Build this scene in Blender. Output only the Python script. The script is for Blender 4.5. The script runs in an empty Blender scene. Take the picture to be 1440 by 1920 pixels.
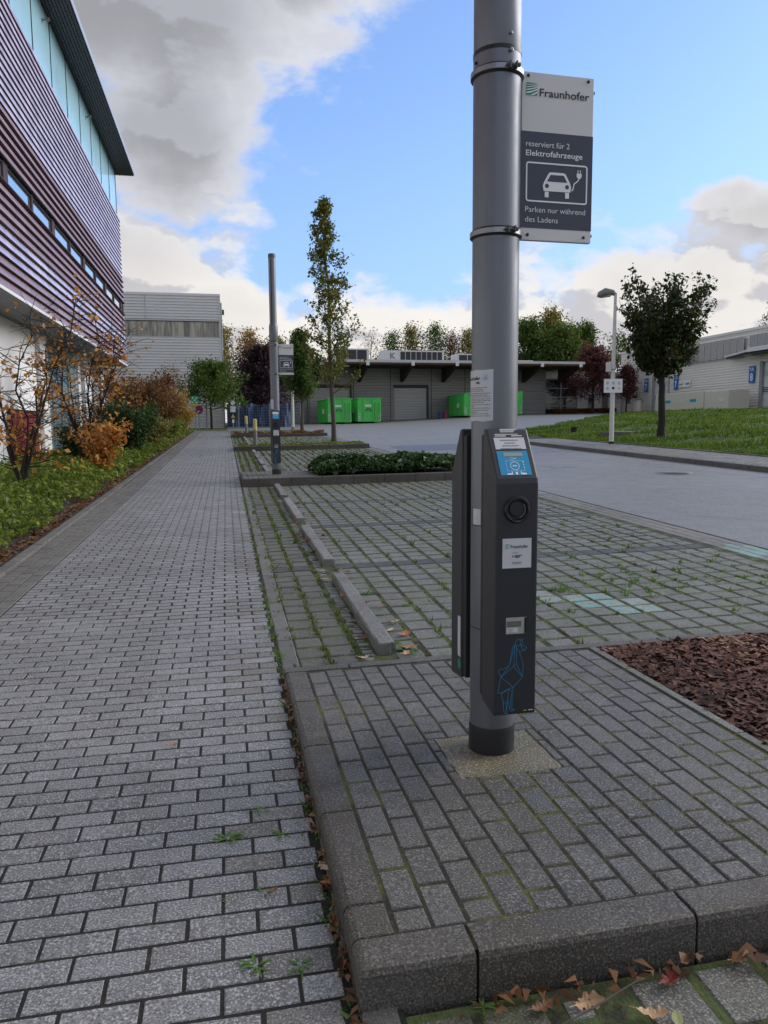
import bpy, bmesh, math, random
import numpy as np
from mathutils import Matrix, Vector, Euler
R = math.radians
rng = np.random.default_rng(7)
random.seed(7)
sc = bpy.context.scene
COL = sc.collection

# ------------------------------------------------------------------ camera
TH, PT, RL = R(11.657), R(6.437), R(0.43)
CAM = Vector((0, 0, 1.52))
fw = Vector((math.sin(TH)*math.cos(PT), math.cos(TH)*math.cos(PT), -math.sin(PT)))
rt = Vector((math.cos(TH), -math.sin(TH), 0)); dn = fw.cross(rt)
rt2 = rt*math.cos(RL) + dn*math.sin(RL); dn2 = -rt*math.sin(RL) + dn*math.cos(RL)
cd = bpy.data.cameras.new('camera'); cam = bpy.data.objects.new('camera', cd); COL.objects.link(cam)
m = Matrix(((rt2.x, -dn2.x, -fw.x, CAM.x), (rt2.y, -dn2.y, -fw.y, CAM.y), (rt2.z, -dn2.z, -fw.z, CAM.z), (0, 0, 0, 1)))
cam.matrix_world = m
cd.sensor_fit = 'VERTICAL'; cd.sensor_height = 36; cd.lens = 36*1420/1920; cd.clip_start = .05; cd.clip_end = 2000
sc.camera = cam
def pix(p):
    d = Vector(p)-CAM; z = d.dot(fw)
    if z < .1: return None
    return 720+1420*d.dot(rt2)/z, 960+1420*d.dot(dn2)/z, z

# ------------------------------------------------------------------ node helpers
class NT:
    def __init__(s, tree): s.t = tree; s.n = tree.nodes; s.l = tree.links
    def new(s, typ, **kw):
        n = s.n.new(typ)
        for k, v in kw.items(): setattr(n, k, v)
        return n
    def put(s, sock, v):
        if v is None: return
        if isinstance(v, bpy.types.NodeSocket): s.l.new(v, sock)
        else: sock.default_value = v
    def math(s, op, a, b=None, c=None, clamp=False):
        n = s.new('ShaderNodeMath', operation=op, use_clamp=clamp)
        for i, v in enumerate((a, b, c)): s.put(n.inputs[i], v)
        return n.outputs[0]
    def add(s, a, b): return s.math('ADD', a, b)
    def sub(s, a, b): return s.math('SUBTRACT', a, b)
    def mul(s, a, b): return s.math('MULTIPLY', a, b)
    def sstep(s, v, lo, hi, a=0., b=1.):
        n = s.new('ShaderNodeMapRange', interpolation_type='SMOOTHSTEP')
        for i, x in enumerate((v, lo, hi, a, b)): s.put(n.inputs[i], x)
        return n.outputs[0]
    def lin(s, v, lo, hi, a=0., b=1.):
        n = s.new('ShaderNodeMapRange', interpolation_type='LINEAR')
        for i, x in enumerate((v, lo, hi, a, b)): s.put(n.inputs[i], x)
        return n.outputs[0]
    def mix(s, f, a, b, typ='MIX'):
        n = s.new('ShaderNodeMix', data_type='RGBA', blend_type=typ)
        s.put(n.inputs[0], f)
        for i, v in ((6, a), (7, b)):
            if not isinstance(v, bpy.types.NodeSocket): v = tuple(v)+(1.,) if len(v) == 3 else v
            s.put(n.inputs[i], v)
        return n.outputs[2]
    def noise(s, vec, scale, detail=3., rough=.55, dist=0., out=0):
        n = s.new('ShaderNodeTexNoise')
        s.put(n.inputs['Vector'], vec); s.put(n.inputs['Scale'], scale); s.put(n.inputs['Detail'], detail)
        s.put(n.inputs['Roughness'], rough); s.put(n.inputs['Distortion'], dist)
        return n.outputs[out]
    def ramp(s, v, stops):
        n = s.new('ShaderNodeValToRGB'); e = n.color_ramp.elements
        while len(e) < len(stops): e.new(.5)
        for i, (p, c) in enumerate(stops): e[i].position = p; e[i].color = tuple(c)+(1.,)
        s.l.new(v, n.inputs[0]); return n.outputs[0]
    def pos(s): return s.new('ShaderNodeNewGeometry').outputs['Position']
    def rnd(s):
        a = s.new('ShaderNodeObjectInfo').outputs['Random']; b = s.new('ShaderNodeNewGeometry').outputs['Random Per Island']
        return s.math('FRACT', s.add(a, b))

# ------------------------------------------------------------------ sky and sun
SUN_AZ, SUN_EL = R(82), R(30)
sund = Vector((math.sin(SUN_AZ)*math.cos(SUN_EL), math.cos(SUN_AZ)*math.cos(SUN_EL), math.sin(SUN_EL)))
w = bpy.data.worlds.new('World'); sc.world = w; w.use_nodes = True
def build_sky():
    grp = bpy.data.node_groups.new('cloud_density', 'ShaderNodeTree')
    grp.interface.new_socket('Vector', in_out='INPUT', socket_type='NodeSocketVector')
    grp.interface.new_socket('D', in_out='OUTPUT', socket_type='NodeSocketFloat')
    grp.interface.new_socket('E', in_out='OUTPUT', socket_type='NodeSocketFloat')
    g = NT(grp); gi = g.new('NodeGroupInput'); go = g.new('NodeGroupOutput')
    nrm = g.new('ShaderNodeVectorMath', operation='NORMALIZE'); g.l.new(gi.outputs[0], nrm.inputs[0]); v = nrm.outputs[0]
    warp = g.new('ShaderNodeVectorMath', operation='MULTIPLY_ADD')
    g.l.new(g.noise(v, 5.5, 4, .55, 0, 1), warp.inputs[0]); warp.inputs[1].default_value = (.16, .16, .16)
    off = g.new('ShaderNodeVectorMath', operation='SUBTRACT'); g.l.new(v, off.inputs[0]); off.inputs[1].default_value = (.08, .08, .08)
    g.l.new(off.outputs[0], warp.inputs[2])
    sp = g.new('ShaderNodeSeparateXYZ'); g.l.new(warp.outputs[0], sp.inputs[0])
    az = g.math('ARCTAN2', sp.outputs[0], sp.outputs[1]); el = g.math('ARCSINE', sp.outputs[2])
    # cloud bodies (azimuth, elevation, half width, half height)
    L = [(-.10, .47, .30, .17), (-.06, .35, .13, .10), (.11, .53, .15, .11), (-.75, .50, .40, .25), (-.1, .80, .35, .22),
         (-.14, .20, .17, .085), (-.02, .125, .13, .075), (-.55, .16, .3, .14),
         (.17, .02, .36, .17), (.40, .04, .26, .20), (.58, .09, .24, .18), (.70, .10, .20, .18), (.30, .05, .3, .12), (.66, .24, .10, .05),
         (1.05, .13, .25, .16), (1.3, .55, .3, .2)]
    E = None
    for a0, e0, A, B in L:
        q = g.math('SQRT', g.add(g.math('POWER', g.mul(g.sub(az, a0), 1/A), 2.), g.math('POWER', g.mul(g.sub(el, e0), 1/B), 2.)))
        q = g.sub(1., q)
        E = q if E is None else g.math('MAXIMUM', E, q)
    # unseen sky: broken cumulus at the sides, overhead cover shaped for neutral fill light
    st = g.new('ShaderNodeVectorMath', operation='MULTIPLY'); g.l.new(v, st.inputs[0]); st.inputs[1].default_value = (1, 1, 1.9)
    side = g.sstep(g.math('ABSOLUTE', g.sub(az, .25)), .75, 1.1)
    far = g.lin(g.noise(st.outputs[0], 2.4, 3, .5), .34, .56, -.5, .8)
    over = g.mul(g.sstep(el, .56, .80, -1., .38), 1.)
    E = g.math('MAXIMUM', E, over)
    E = g.math('MAXIMUM', E, g.sub(g.mul(g.add(far, 1.), side), 1.))
    band = g.sub(1., g.mul(g.math('ABSOLUTE', el), 14.))
    E = g.math('MAXIMUM', E, band)
    E = g.math('MAXIMUM', E, -1.)
    f = g.noise(st.outputs[0], 9., 9, .58, .25)
    D = g.add(g.mul(E, .9), g.mul(g.sub(f, .5), 1.25))
    g.l.new(D, go.inputs[0]); g.l.new(E, go.inputs[1])
    n = NT(w.node_tree); n.n.clear()
    tc = n.new('ShaderNodeTexCoord').outputs['Generated']
    sky = n.new('ShaderNodeTexSky', sky_type='NISHITA'); sky.sun_disc = False; sky.sun_elevation = SUN_EL; sky.sun_rotation = SUN_AZ
    sky.air_density = 1.0; sky.dust_density = .6; sky.ozone_density = 2.2
    def dens(off):
        a = n.new('ShaderNodeVectorMath', operation='ADD'); n.l.new(tc, a.inputs[0]); a.inputs[1].default_value = off
        c = n.new('ShaderNodeGroup'); c.node_tree = grp; n.l.new(a.outputs[0], c.inputs[0]); return c
    d0 = dens((0, 0, 0)); d1 = dens((.014, -.006, .022))
    D = d0.outputs[0]
    alpha = n.sstep(D, -.02, .30)
    spz = n.new('ShaderNodeSeparateXYZ'); n.l.new(tc, spz.inputs[0])
    hi = n.sstep(spz.outputs[2], .10, .36)
    relief = n.sstep(n.sub(D, d1.outputs[0]), -.06, .08)
    thick = n.sstep(n.add(n.mul(D, .40), n.mul(d0.outputs[1], .60)), .0, .80)
    lowc = n.mix(relief, (2.2, 2.18, 2.3), (3.65, 3.5, 3.3))
    lowc = n.mix(n.mul(thick, .35), lowc, (2.5, 2.4, 2.4))
    hic = n.mix(thick, (3.0, 3.05, 3.35), (1.3, 1.32, 1.43))
    hic = n.mix(n.mul(relief, .35), hic, (2.2, 2.3, 2.6))
    cc = n.mix(hi, lowc, hic)
    skyc = n.mix(1., sky.outputs[0], (.70, .77, .92), 'MULTIPLY')
    # thin milky veil low over the horizon
    veil = n.sstep(spz.outputs[2], .0, .42, .70, .12)
    skyc = n.mix(veil, skyc, (1.30, 2.0, 3.35))
    bg = n.new('ShaderNodeBackground'); bg.inputs[1].default_value = .1
    n.l.new(n.mix(alpha, skyc, cc), bg.inputs[0])
    out = n.new('ShaderNodeOutputWorld'); n.l.new(bg.outputs[0], out.inputs[0])
build_sky()
sl = bpy.data.lights.new('sun', 'SUN'); sl.energy = 1.0; sl.angle = R(45); sl.color = (1, .95, .89)
so = bpy.data.objects.new('sun', sl); COL.objects.link(so); so.rotation_euler = (-sund).to_track_quat('-Z', 'Y').to_euler(); so.location = (40, 10, 40)
vs = sc.view_settings; sc.display_settings.display_device = 'sRGB'
vs.view_transform = 'Standard'; vs.look = 'None'; vs.exposure = 1.45; vs.gamma = 1; vs.use_curve_mapping = False
sc.render.engine = 'CYCLES'
try:
    sc.cycles.use_denoising = True; sc.cycles.denoiser = 'OPENIMAGEDENOISE'
except Exception: pass
sc.cycles.max_bounces = 6; sc.cycles.diffuse_bounces = 3; sc.cycles.glossy_bounces = 3; sc.cycles.transmission_bounces = 4; sc.cycles.transparent_max_bounces = 6
sc.cycles.sample_clamp_indirect = 4

# ------------------------------------------------------------------ terrain
S, SX = .0232, .012
def sst(a, b, x):
    t = min(1, max(0, (x-a)/(b-a))); return t*t*(3-2*t)
def gz(x, y):
    yy = y if y < 90 else 90+(y-90)*.3
    yy = max(yy, -40)
    return S*yy + SX*min(max(0, x-.4), 60) + .5*sst(12, 30, x)*sst(35, 62, y)
def edge_y(x): return 38+(x-15)*1.3
def bank(x, y):
    d = edge_y(x)-y
    h = sst(13.4, 19, x)*(.55+.35*sst(19, 30, x))*(1-sst(38, 60, y))
    h *= .25+.75*sst(0, 8, d)
    return h + .10*math.sin(x*.9+y*.31)*sst(14, 17, x)*.5 + .04*math.sin(y*1.7+x*.4)*sst(14, 16, x)

# ------------------------------------------------------------------ object helpers
WORLD = {}
def tag(o, label=None, cat=None, group=None, kind=None):
    for k, v in (('label', label), ('category', cat), ('group', group), ('kind', kind)):
        if v: o[k] = v
    return o
def adopt(o, parent):
    if parent is not None:
        o.parent = parent; o.matrix_parent_inverse = WORLD.get(parent.name, Matrix()).inverted()
    return o
def thing(name, loc, label, cat, group=None):
    o = bpy.data.objects.new(name, None); COL.objects.link(o); o.location = loc; o.empty_display_size = .2
    WORLD[o.name] = Matrix.Translation(Vector(loc))
    return tag(o, label, cat, group)
def link(name, me, mat, parent=None, kind=None, label=None):
    o = bpy.data.objects.new(name, me); COL.objects.link(o)
    if mat is not None and not me.materials:
        for mm in (mat if isinstance(mat, (list, tuple)) else [mat]): me.materials.append(mm)
    adopt(o, parent)
    if kind: o['kind'] = kind
    if label: o['label'] = label
    return o
class MB:
    def __init__(s): s.v = []; s.f = []; s.mi = []; s.sm = False
    def poly(s, pts, mi=0):
        i = len(s.v); s.v += [tuple(p) for p in pts]; s.f.append(tuple(range(i, i+len(pts)))); s.mi.append(mi)
    def box(s, a, b, mi=0, M=None, ch=0):
        x0, y0, z0 = a; x1, y1, z1 = b
        i = len(s.v)
        P = [(x0, y0, z0), (x1, y0, z0), (x1, y1, z0), (x0, y1, z0), (x0, y0, z1), (x1, y0, z1), (x1, y1, z1), (x0, y1, z1)]
        if M is not None: P = [tuple(M @ Vector(p)) for p in P]
        s.v += P
        for q in ((0, 3, 2, 1), (4, 5, 6, 7), (0, 1, 5, 4), (1, 2, 6, 5), (2, 3, 7, 6), (3, 0, 4, 7)):
            s.f.append(tuple(i+k for k in q)); s.mi.append(mi)
        return s
    def prism(s, prof, axis, a, b, mi=0):
        """extrude a closed 2D profile along an axis (0: profile in y,z; 1: in x,z; 2: in x,y)"""
        n = len(prof); i = len(s.v)
        for t in (a, b):
            for p in prof:
                s.v.append({0: (t, p[0], p[1]), 1: (p[0], t, p[1]), 2: (p[0], p[1], t)}[axis])
        s.f.append(tuple(range(i, i+n))); s.f.append(tuple(range(i+2*n-1, i+n-1, -1))); s.mi += [mi, mi]
        for k in range(n):
            s.f.append((i+k, i+n+k, i+n+(k+1) % n, i+(k+1) % n)); s.mi.append(mi)
        return s
    def sheet(s, prof, axis, a, b, mi=0):
        """open profile swept along an axis"""
        n = len(prof); i = len(s.v)
        for t in (a, b):
            for p in prof:
                s.v.append({0: (t, p[0], p[1]), 1: (p[0], t, p[1]), 2: (p[0], p[1], t)}[axis])
        for k in range(n-1):
            s.f.append((i+k, i+n+k, i+n+k+1, i+k+1)); s.mi.append(mi)
        return s
    def tube(s, pts, rad, n=8, mi=0, caps=True):
        pts = [Vector(p) for p in pts]
        if not hasattr(rad, '__len__'): rad = [rad]*len(pts)
        i = len(s.v)
        up = Vector((0, 0, 1))
        for k, p in enumerate(pts):
            d = (pts[min(k+1, len(pts)-1)]-pts[max(k-1, 0)])
            if d.length < 1e-9: d = Vector((0, 0, 1))
            d.normalize()
            a = d.cross(Vector((1, 0, 0)) if abs(d.z) > .9 else up).normalized(); b = d.cross(a)
            for j in range(n):
                t = 2*math.pi*j/n; s.v.append(tuple(p+(a*math.cos(t)+b*math.sin(t))*rad[k]))
        for k in range(len(pts)-1):
            for j in range(n):
                s.f.append((i+k*n+j, i+k*n+(j+1) % n, i+(k+1)*n+(j+1) % n, i+(k+1)*n+j)); s.mi.append(mi)
        if caps:
            s.f.append(tuple(i+j for j in range(n))); s.f.append(tuple(i+(len(pts)-1)*n+j for j in range(n-1, -1, -1))); s.mi += [mi, mi]
        return s
    def mesh(s, name, smooth=False, fix=True):
        me = bpy.data.meshes.new(name); me.from_pydata(s.v, [], s.f)
        if any(s.mi): me.polygons.foreach_set('material_index', s.mi)
        if fix:
            bm = bmesh.new(); bm.from_mesh(me); bmesh.ops.recalc_face_normals(bm, faces=bm.faces); bm.to_mesh(me); bm.free()
        if smooth:
            me.polygons.foreach_set('use_smooth', [True]*len(me.polygons))
            try: me.set_sharp_from_angle(angle=R(38))
            except Exception: pass
        me.update(); return me
    def obj(s, name, mat, parent=None, smooth=False, kind=None, label=None, bevel=0, fix=True):
        o = link(name, s.mesh(name, smooth, fix), mat, parent, kind, label)
        if bevel:
            b = o.modifiers.new('bevel', 'BEVEL'); b.width = bevel; b.segments = 2; b.limit_method = 'ANGLE'; b.angle_limit = R(35)
        return o
def box(name, a, b, mat, parent=None, bevel=0, label=None): return MB().box(a, b).obj(name, mat, parent, bevel=bevel, label=label)
def quads_mesh(name, V, F):
    me = bpy.data.meshes.new(name); V = np.asarray(V, np.float32); F = np.asarray(F, np.int32)
    me.vertices.add(len(V)); me.vertices.foreach_set('co', V.ravel())
    k = F.shape[1]; me.loops.add(F.size); me.loops.foreach_set('vertex_index', F.ravel())
    me.polygons.add(len(F)); me.polygons.foreach_set('loop_start', np.arange(0, F.size, k, dtype=np.int32))
    me.update(calc_edges=True); return me

# ------------------------------------------------------------------ materials
def mat(name, fn):
    m_ = bpy.data.materials.new(name); m_.use_nodes = True
    n = NT(m_.node_tree); n.n.clear()
    b = n.new('ShaderNodeBsdfPrincipled'); o = n.new('ShaderNodeOutputMaterial'); n.l.new(b.outputs[0], o.inputs[0])
    fn(n, b); return m_
def bump(n, b, h, strength=.3, dist=.01):
    k = n.new('ShaderNodeBump'); k.inputs['Strength'].default_value = strength; k.inputs['Distance'].default_value = dist
    n.l.new(h, k.inputs['Height']); n.l.new(k.outputs[0], b.inputs['Normal'])
def setc(n, b, c):
    if isinstance(c, bpy.types.NodeSocket): n.l.new(c, b.inputs['Base Color'])
    else: b.inputs['Base Color'].default_value = tuple(c)+(1.,)
def plain(name, c, rough=.6, metal=0., var=.12, scale=3., bmp=0., bscale=60., spec=.5):
    def fn(n, b):
        p = n.pos(); f = n.noise(p, scale, 5)
        setc(n, b, n.mix(f, tuple(x*(1-var) for x in c), tuple(min(1, x*(1+var)) for x in c)))
        b.inputs['Roughness'].default_value = rough; b.inputs['Metallic'].default_value = metal
        b.inputs['Specular IOR Level'].default_value = spec
        if bmp: bump(n, b, n.noise(p, bscale, 3), bmp, .005)
    return mat(name, fn)
def paver_mat(name, base, speck=.5, spread=.18, wet=.62, brown=0., paint=None, scale=150, tint=(.13, .115, .095), stain=.55):
    def fn(n, b):
        p = n.pos(); r = n.rnd()
        c = n.mix(r, tuple(x*(1-spread) for x in base), tuple(x*(1+spread) for x in base))
        big = n.noise(p, 1.3, 4); c = n.mix(n.sstep(big, .42, .70, 0, stain), c, tuple(x*.5 for x in base))
        r2 = n.math('FRACT', n.mul(r, 7.31)); c = n.mix(n.sstep(r2, .80, .95, 0, .45), c, (base[0]*.52, base[1]*.54, base[2]*.58))
        blot = n.noise(p, 4.2, 5, .65); c = n.mix(n.sstep(blot, .54, .70, 0, .55), c, (base[0]*.5, base[1]*.48, base[2]*.42))
        dirt = n.noise(p, 9., 5, .6); c = n.mix(n.sstep(dirt, .5, .75, 0, .5), c, (base[0]*.55, base[1]*.52, base[2]*.46))
        if brown: c = n.mix(n.mul(n.sstep(n.noise(p, 2.2, 3), .4, .65), brown), c, tint)
        agg = n.noise(p, scale, 2, .6)
        c = n.mix(n.sstep(agg, .53, .66, 0, speck), c, tuple(min(1, x*2.3) for x in base))
        c = n.mix(n.sstep(agg, .47, .34, 0, speck), c, tuple(x*.35 for x in base))
        lich = n.noise(p, 34., 2, .5); c = n.mix(n.sstep(lich, .72, .78, 0, .35), c, (.34, .34, .31))
        if paint:
            mk = n.mul(n.sstep(n.noise(p, 14., 5, .7), .40, .58), n.sstep(n.noise(p, 3.3, 2), .36, .56)); c = n.mix(n.mul(mk, .6), c, paint)
        setc(n, b, c); b.inputs['Roughness'].default_value = wet
        n.put(b.inputs['Roughness'], n.lin(dirt, .3, .7, wet-.12, wet+.15))
        bump(n, b, n.add(n.mul(agg, .7), n.noise(p, 60, 3)), .55, .003)
    return mat(name, fn)
M = {}
M['paver_path'] = paver_mat('paver_path', (.205, .205, .21), .9, brown=.2, wet=.52)
M['paver_island'] = paver_mat('paver_island', (.100, .096, .090), .9, stain=.85)
M['paver_bay'] = paver_mat('paver_bay', (.132, .13, .118), .9, stain=.75, spread=.2, brown=.75, tint=(.085, .095, .05))
M['paver_side'] = paver_mat('paver_side', (.165, .159, .15), .9, brown=.5, wet=.55)
M['paver_paint'] = paver_mat('paver_paint', (.22, .218, .20), .6, paint=(.10, .42, .38))
M['paver_dark'] = paver_mat('paver_dark', (.052, .053, .054), .4)
M['paver_edge'] = paver_mat('paver_edge', (.12, .116, .11), .4, brown=.5)
M['paver_gutter'] = paver_mat('paver_gutter', (.13, .126, .118), .4, brown=.7)
M['paver_border'] = paver_mat('paver_border', (.165, .155, .14), .5, brown=.3)
M['paver_walk'] = paver_mat('paver_walk', (.19, .18, .165), .4)
M['paver_strip'] = paver_mat('paver_strip', (.09, .086, .073), .8, brown=.7, tint=(.09, .10, .05))
M['kerb'] = paver_mat('kerb', (.08, .074, .066), .9, stain=.85, brown=.85, tint=(.06, .05, .038))
M['granite'] = paver_mat('granite', (.165, .163, .155), .8, scale=150)
M['footing'] = paver_mat('footing', (.175, .152, .108), .9, brown=.75, tint=(.07, .072, .03), stain=.8)
def joint(name, dark, moss, lo, hi, sc_=6.):
    def fn(n, b):
        p = n.pos(); f = n.noise(p, sc_, 5, .6); g_ = n.noise(p, 70, 3)
        mossc = n.mix(g_, tuple(x*.6 for x in moss), tuple(x*1.3 for x in moss))
        setc(n, b, n.mix(n.sstep(f, lo, hi), n.mix(g_, tuple(x*.5 for x in dark), dark), mossc))
        b.inputs['Roughness'].default_value = .95; bump(n, b, g_, .8, .01)
    return mat(name, fn)
M['joint_path'] = joint('joint_path', (.022, .021, .02), (.05, .065, .02), .60, .72)
M['joint_island'] = joint('joint_island', (.03, .028, .022), (.085, .095, .02), .46, .62, 2.0)
M['joint_bay'] = joint('joint_bay', (.03, .03, .022), (.07, .095, .028), .40, .56)
M['soil'] = joint('soil', (.045, .028, .02), (.04, .03, .02), .55, .7)
M['ground'] = joint('ground', (.06, .06, .04), (.06, .09, .025), .4, .6, .7)
def asphalt(n, b):
    p = n.pos(); a = n.noise(p, 75, 4, .75); big = n.noise(p, .35, 5); st = n.noise(p, 2.5, 5, .65)
    c = n.mix(a, (.055, .055, .056), (.25, .25, .25))
    g2 = n.noise(p, 26, 3, .8); c = n.mix(n.sstep(g2, .45, .72, 0, .55), c, (.33, .33, .33)); c = n.mix(n.sstep(g2, .48, .28, 0, .55), c, (.055, .055, .058))
    c = n.mix(n.sstep(big, .45, .65, 0, .35), c, (.21, .212, .215)); c = n.mix(n.sstep(st, .55, .75, 0, .4), c, (.11, .11, .115))
    # hairline cracks sealed with tar
    vo = n.new('ShaderNodeTexVoronoi', feature='DISTANCE_TO_EDGE'); n.put(vo.inputs['Vector'], p); vo.inputs['Scale'].default_value = .16
    wv = n.noise(p, 1.2, 3)
    ck = n.math('LESS_THAN', n.add(vo.outputs[0], n.mul(n.sub(wv, .5), .03)), .0042)
    c = n.mix(n.mul(ck, .5), c, (.07, .07, .07))
    setc(n, b, c); n.put(b.inputs['Roughness'], n.lin(st, .3, .7, .48, .64)); b.inputs['Specular IOR Level'].default_value = .5; bump(n, b, n.noise(p, 55, 4, .7), .7, .012)
M['asphalt'] = mat('asphalt', asphalt)
def asphalt2(n, b):
    p = n.pos(); a = n.noise(p, 120, 3, .7); setc(n, b, n.mix(a, (.05, .055, .07), (.11, .115, .14))); b.inputs['Roughness'].default_value = .5; bump(n, b, a, .6, .006)
M['asphalt_dark'] = mat('asphalt_dark', asphalt2)
def leafmat(name, stops, rough=.55, trans=.35):
    m_ = bpy.data.materials.new(name); m_.use_nodes = True; n = NT(m_.node_tree); n.n.clear()
    r = n.rnd(); p = n.pos(); f = n.noise(p, 1.1, 3)
    c = n.ramp(n.add(n.mul(r, .55), n.sstep(f, .25, .75, 0, .45)), stops)
    b = n.new('ShaderNodeBsdfPrincipled'); n.l.new(c, b.inputs['Base Color']); b.inputs['Roughness'].default_value = rough; b.inputs['Specular IOR Level'].default_value = .35
    t = n.new('ShaderNodeBsdfTranslucent'); n.l.new(n.mix(1., c, (1.3, 1.3, .7), 'MULTIPLY'), t.inputs[0])
    mx = n.new('ShaderNodeMixShader'); mx.inputs[0].default_value = trans; n.l.new(b.outputs[0], mx.inputs[1]); n.l.new(t.outputs[0], mx.inputs[2])
    o = n.new('ShaderNodeOutputMaterial'); n.l.new(mx.outputs[0], o.inputs[0]); return m_
M['leaf_green'] = leafmat('leaf_green', [(0, (.032, .065, .014)), (.5, (.07, .13, .024)), (.8, (.13, .18, .03)), (1, (.21, .20, .035))])
M['leaf_column'] = leafmat('leaf_column', [(0, (.045, .07, .015)), (.5, (.11, .135, .025)), (.8, (.20, .17, .035)), (1, (.30, .17, .03))])
M['leaf_maple'] = leafmat('leaf_maple', [(0, (.014, .028, .009)), (.5, (.032, .052, .014)), (.85, (.065, .06, .018)), (1, (.11, .05, .02))], trans=.25)
M['leaf_purple'] = leafmat('leaf_purple', [(0, (.018, .010, .016)), (.6, (.042, .020, .030)), (1, (.085, .035, .05))], trans=.2)
M['leaf_red'] = leafmat('leaf_red', [(0, (.06, .022, .022)), (.6, (.13, .04, .045)), (1, (.22, .09, .085))], trans=.3)
M['leaf_orange'] = leafmat('leaf_orange', [(0, (.26, .10, .025)), (.45, (.45, .18, .04)), (.8, (.56, .29, .07)), (1, (.50, .38, .12))], trans=.3)
M['leaf_rust'] = leafmat('leaf_rust', [(0, (.06, .055, .02)), (.4, (.15, .055, .025)), (.7, (.22, .10, .035)), (1, (.09, .12, .03))], trans=.3)
M['leaf_gold'] = leafmat('leaf_gold', [(0, (.12, .09, .02)), (.5, (.32, .19, .035)), (1, (.48, .30, .06))], trans=.3)
M['leaf_autumn'] = leafmat('leaf_autumn', [(0, (.075, .09, .03)), (.5, (.19, .175, .05)), (.8, (.34, .24, .07)), (1, (.36, .15, .05))], trans=.35)
M['leaf_cover'] = leafmat('leaf_cover', [(0, (.045, .08, .014)), (.45, (.11, .16, .026)), (.8, (.22, .27, .045)), (1, (.34, .33, .08))], trans=.3)
M['leaf_dark'] = leafmat('leaf_dark', [(0, (.016, .04, .012)), (.6, (.042, .085, .022)), (1, (.08, .125, .035))], trans=.2)
M['leaf_ivy'] = leafmat('leaf_ivy', [(0, (.016, .04, .016)), (.6, (.045, .095, .03)), (1, (.10, .17, .06))], rough=.38, trans=.15)
M['leaf_fallen'] = leafmat('leaf_fallen', [(0, (.045, .022, .014)), (.4, (.13, .055, .024)), (.75, (.24, .12, .055)), (1, (.36, .25, .15))], trans=.15)
M['bark_chip'] = leafmat('bark_chip', [(0, (.02, .010, .008)), (.45, (.09, .036, .023)), (.75, (.17, .075, .047)), (1, (.42, .28, .20))], rough=.8, trans=0.)
M['weed'] = leafmat('weed', [(0, (.06, .13, .025)), (.6, (.11, .21, .045)), (1, (.18, .28, .06))], trans=.3)
M['grass'] = leafmat('grass', [(0, (.035, .07, .010)), (.5, (.085, .145, .018)), (.8, (.14, .20, .028)), (1, (.24, .25, .06))], trans=.35)
M['moss_tuft'] = leafmat('moss_tuft', [(0, (.045, .07, .016)), (.6, (.10, .14, .03)), (1, (.18, .20, .05))], trans=.3)
M['bark'] = plain('bark', (.05, .042, .035), .9, var=.5, scale=12, bmp=.8, bscale=40)
M['bark_light'] = plain('bark_light', (.085, .07, .058), .9, var=.45, scale=14, bmp=.8, bscale=45)
M['bark_dark'] = plain('bark_dark', (.022, .018, .016), .9, var=.4, scale=14, bmp=.6)
M['turf'] = joint('turf', (.05, .07, .02), (.065, .13, .018), .3, .55, 1.2)
# built things
def polemat(n, b):
    p = n.pos(); f = n.noise(p, 7, 5); sx = n.new('ShaderNodeVectorMath', operation='MULTIPLY'); n.l.new(p, sx.inputs[0]); sx.inputs[1].default_value = (40, 40, 1.2)
    st = n.noise(sx.outputs[0], 1., 3)
    c = n.mix(f, (.155, .166, .19), (.19, .202, .226)); c = n.mix(n.sstep(st, .55, .8, 0, .25), c, (.12, .12, .12))
    setc(n, b, c); b.inputs['Metallic'].default_value = .7; n.put(b.inputs['Roughness'], n.lin(f, .3, .7, .36, .50))
M['pole'] = mat('pole', polemat)
M['pole_cap'] = plain('pole_cap', (.10, .105, .12), .45, .4)
M['sleeve'] = plain('sleeve', (.012, .013, .016), .42, var=.3, scale=9)
M['charger'] = plain('charger', (.022, .023, .030), .42, var=.10, scale=8, bmp=.12, bscale=900)
M['charger_back'] = plain('charger_back', (.012, .012, .014), .55)
M['black'] = plain('black', (.008, .008, .009), .4)
M['rubber'] = plain('rubber', (.015, .015, .016), .7)
M['steel'] = plain('steel', (.30, .31, .33), .36, .9)
M['steel_dark'] = plain('steel_dark', (.12, .12, .13), .5, .5)
M['sign_silver'] = plain('sign_silver', (.64, .63, .635), .45, .0, var=.05)
M['sign_navy'] = plain('sign_navy', (.040, .047, .075), .35, var=.08)
M['print_white'] = plain('print_white', (.80, .80, .81), .5, var=.03)
M['print_black'] = plain('print_black', (.012, .012, .014), .5)
M['print_grey'] = plain('print_grey', (.16, .16, .17), .6)
M['print_green'] = plain('print_green', (.008, .23, .14), .45)
M['print_cyan'] = plain('print_cyan', (.02, .33, .58), .45)
M['panel_blue'] = plain('panel_blue', (.02, .27, .50), .30, var=.06)
M['lcd'] = plain('lcd', (.34, .36, .27), .25)
M['lcd_dark'] = plain('lcd_dark', (.12, .14, .09), .3)
M['paper'] = plain('paper', (.56, .57, .60), .7, var=.05, scale=14)
M['meter'] = plain('meter', (.34, .34, .33), .4)
M['yellow_print'] = plain('yellow_print', (.55, .55, .06), .5)
M['led'] = plain('led', (.5, .9, .6), .3)
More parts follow.
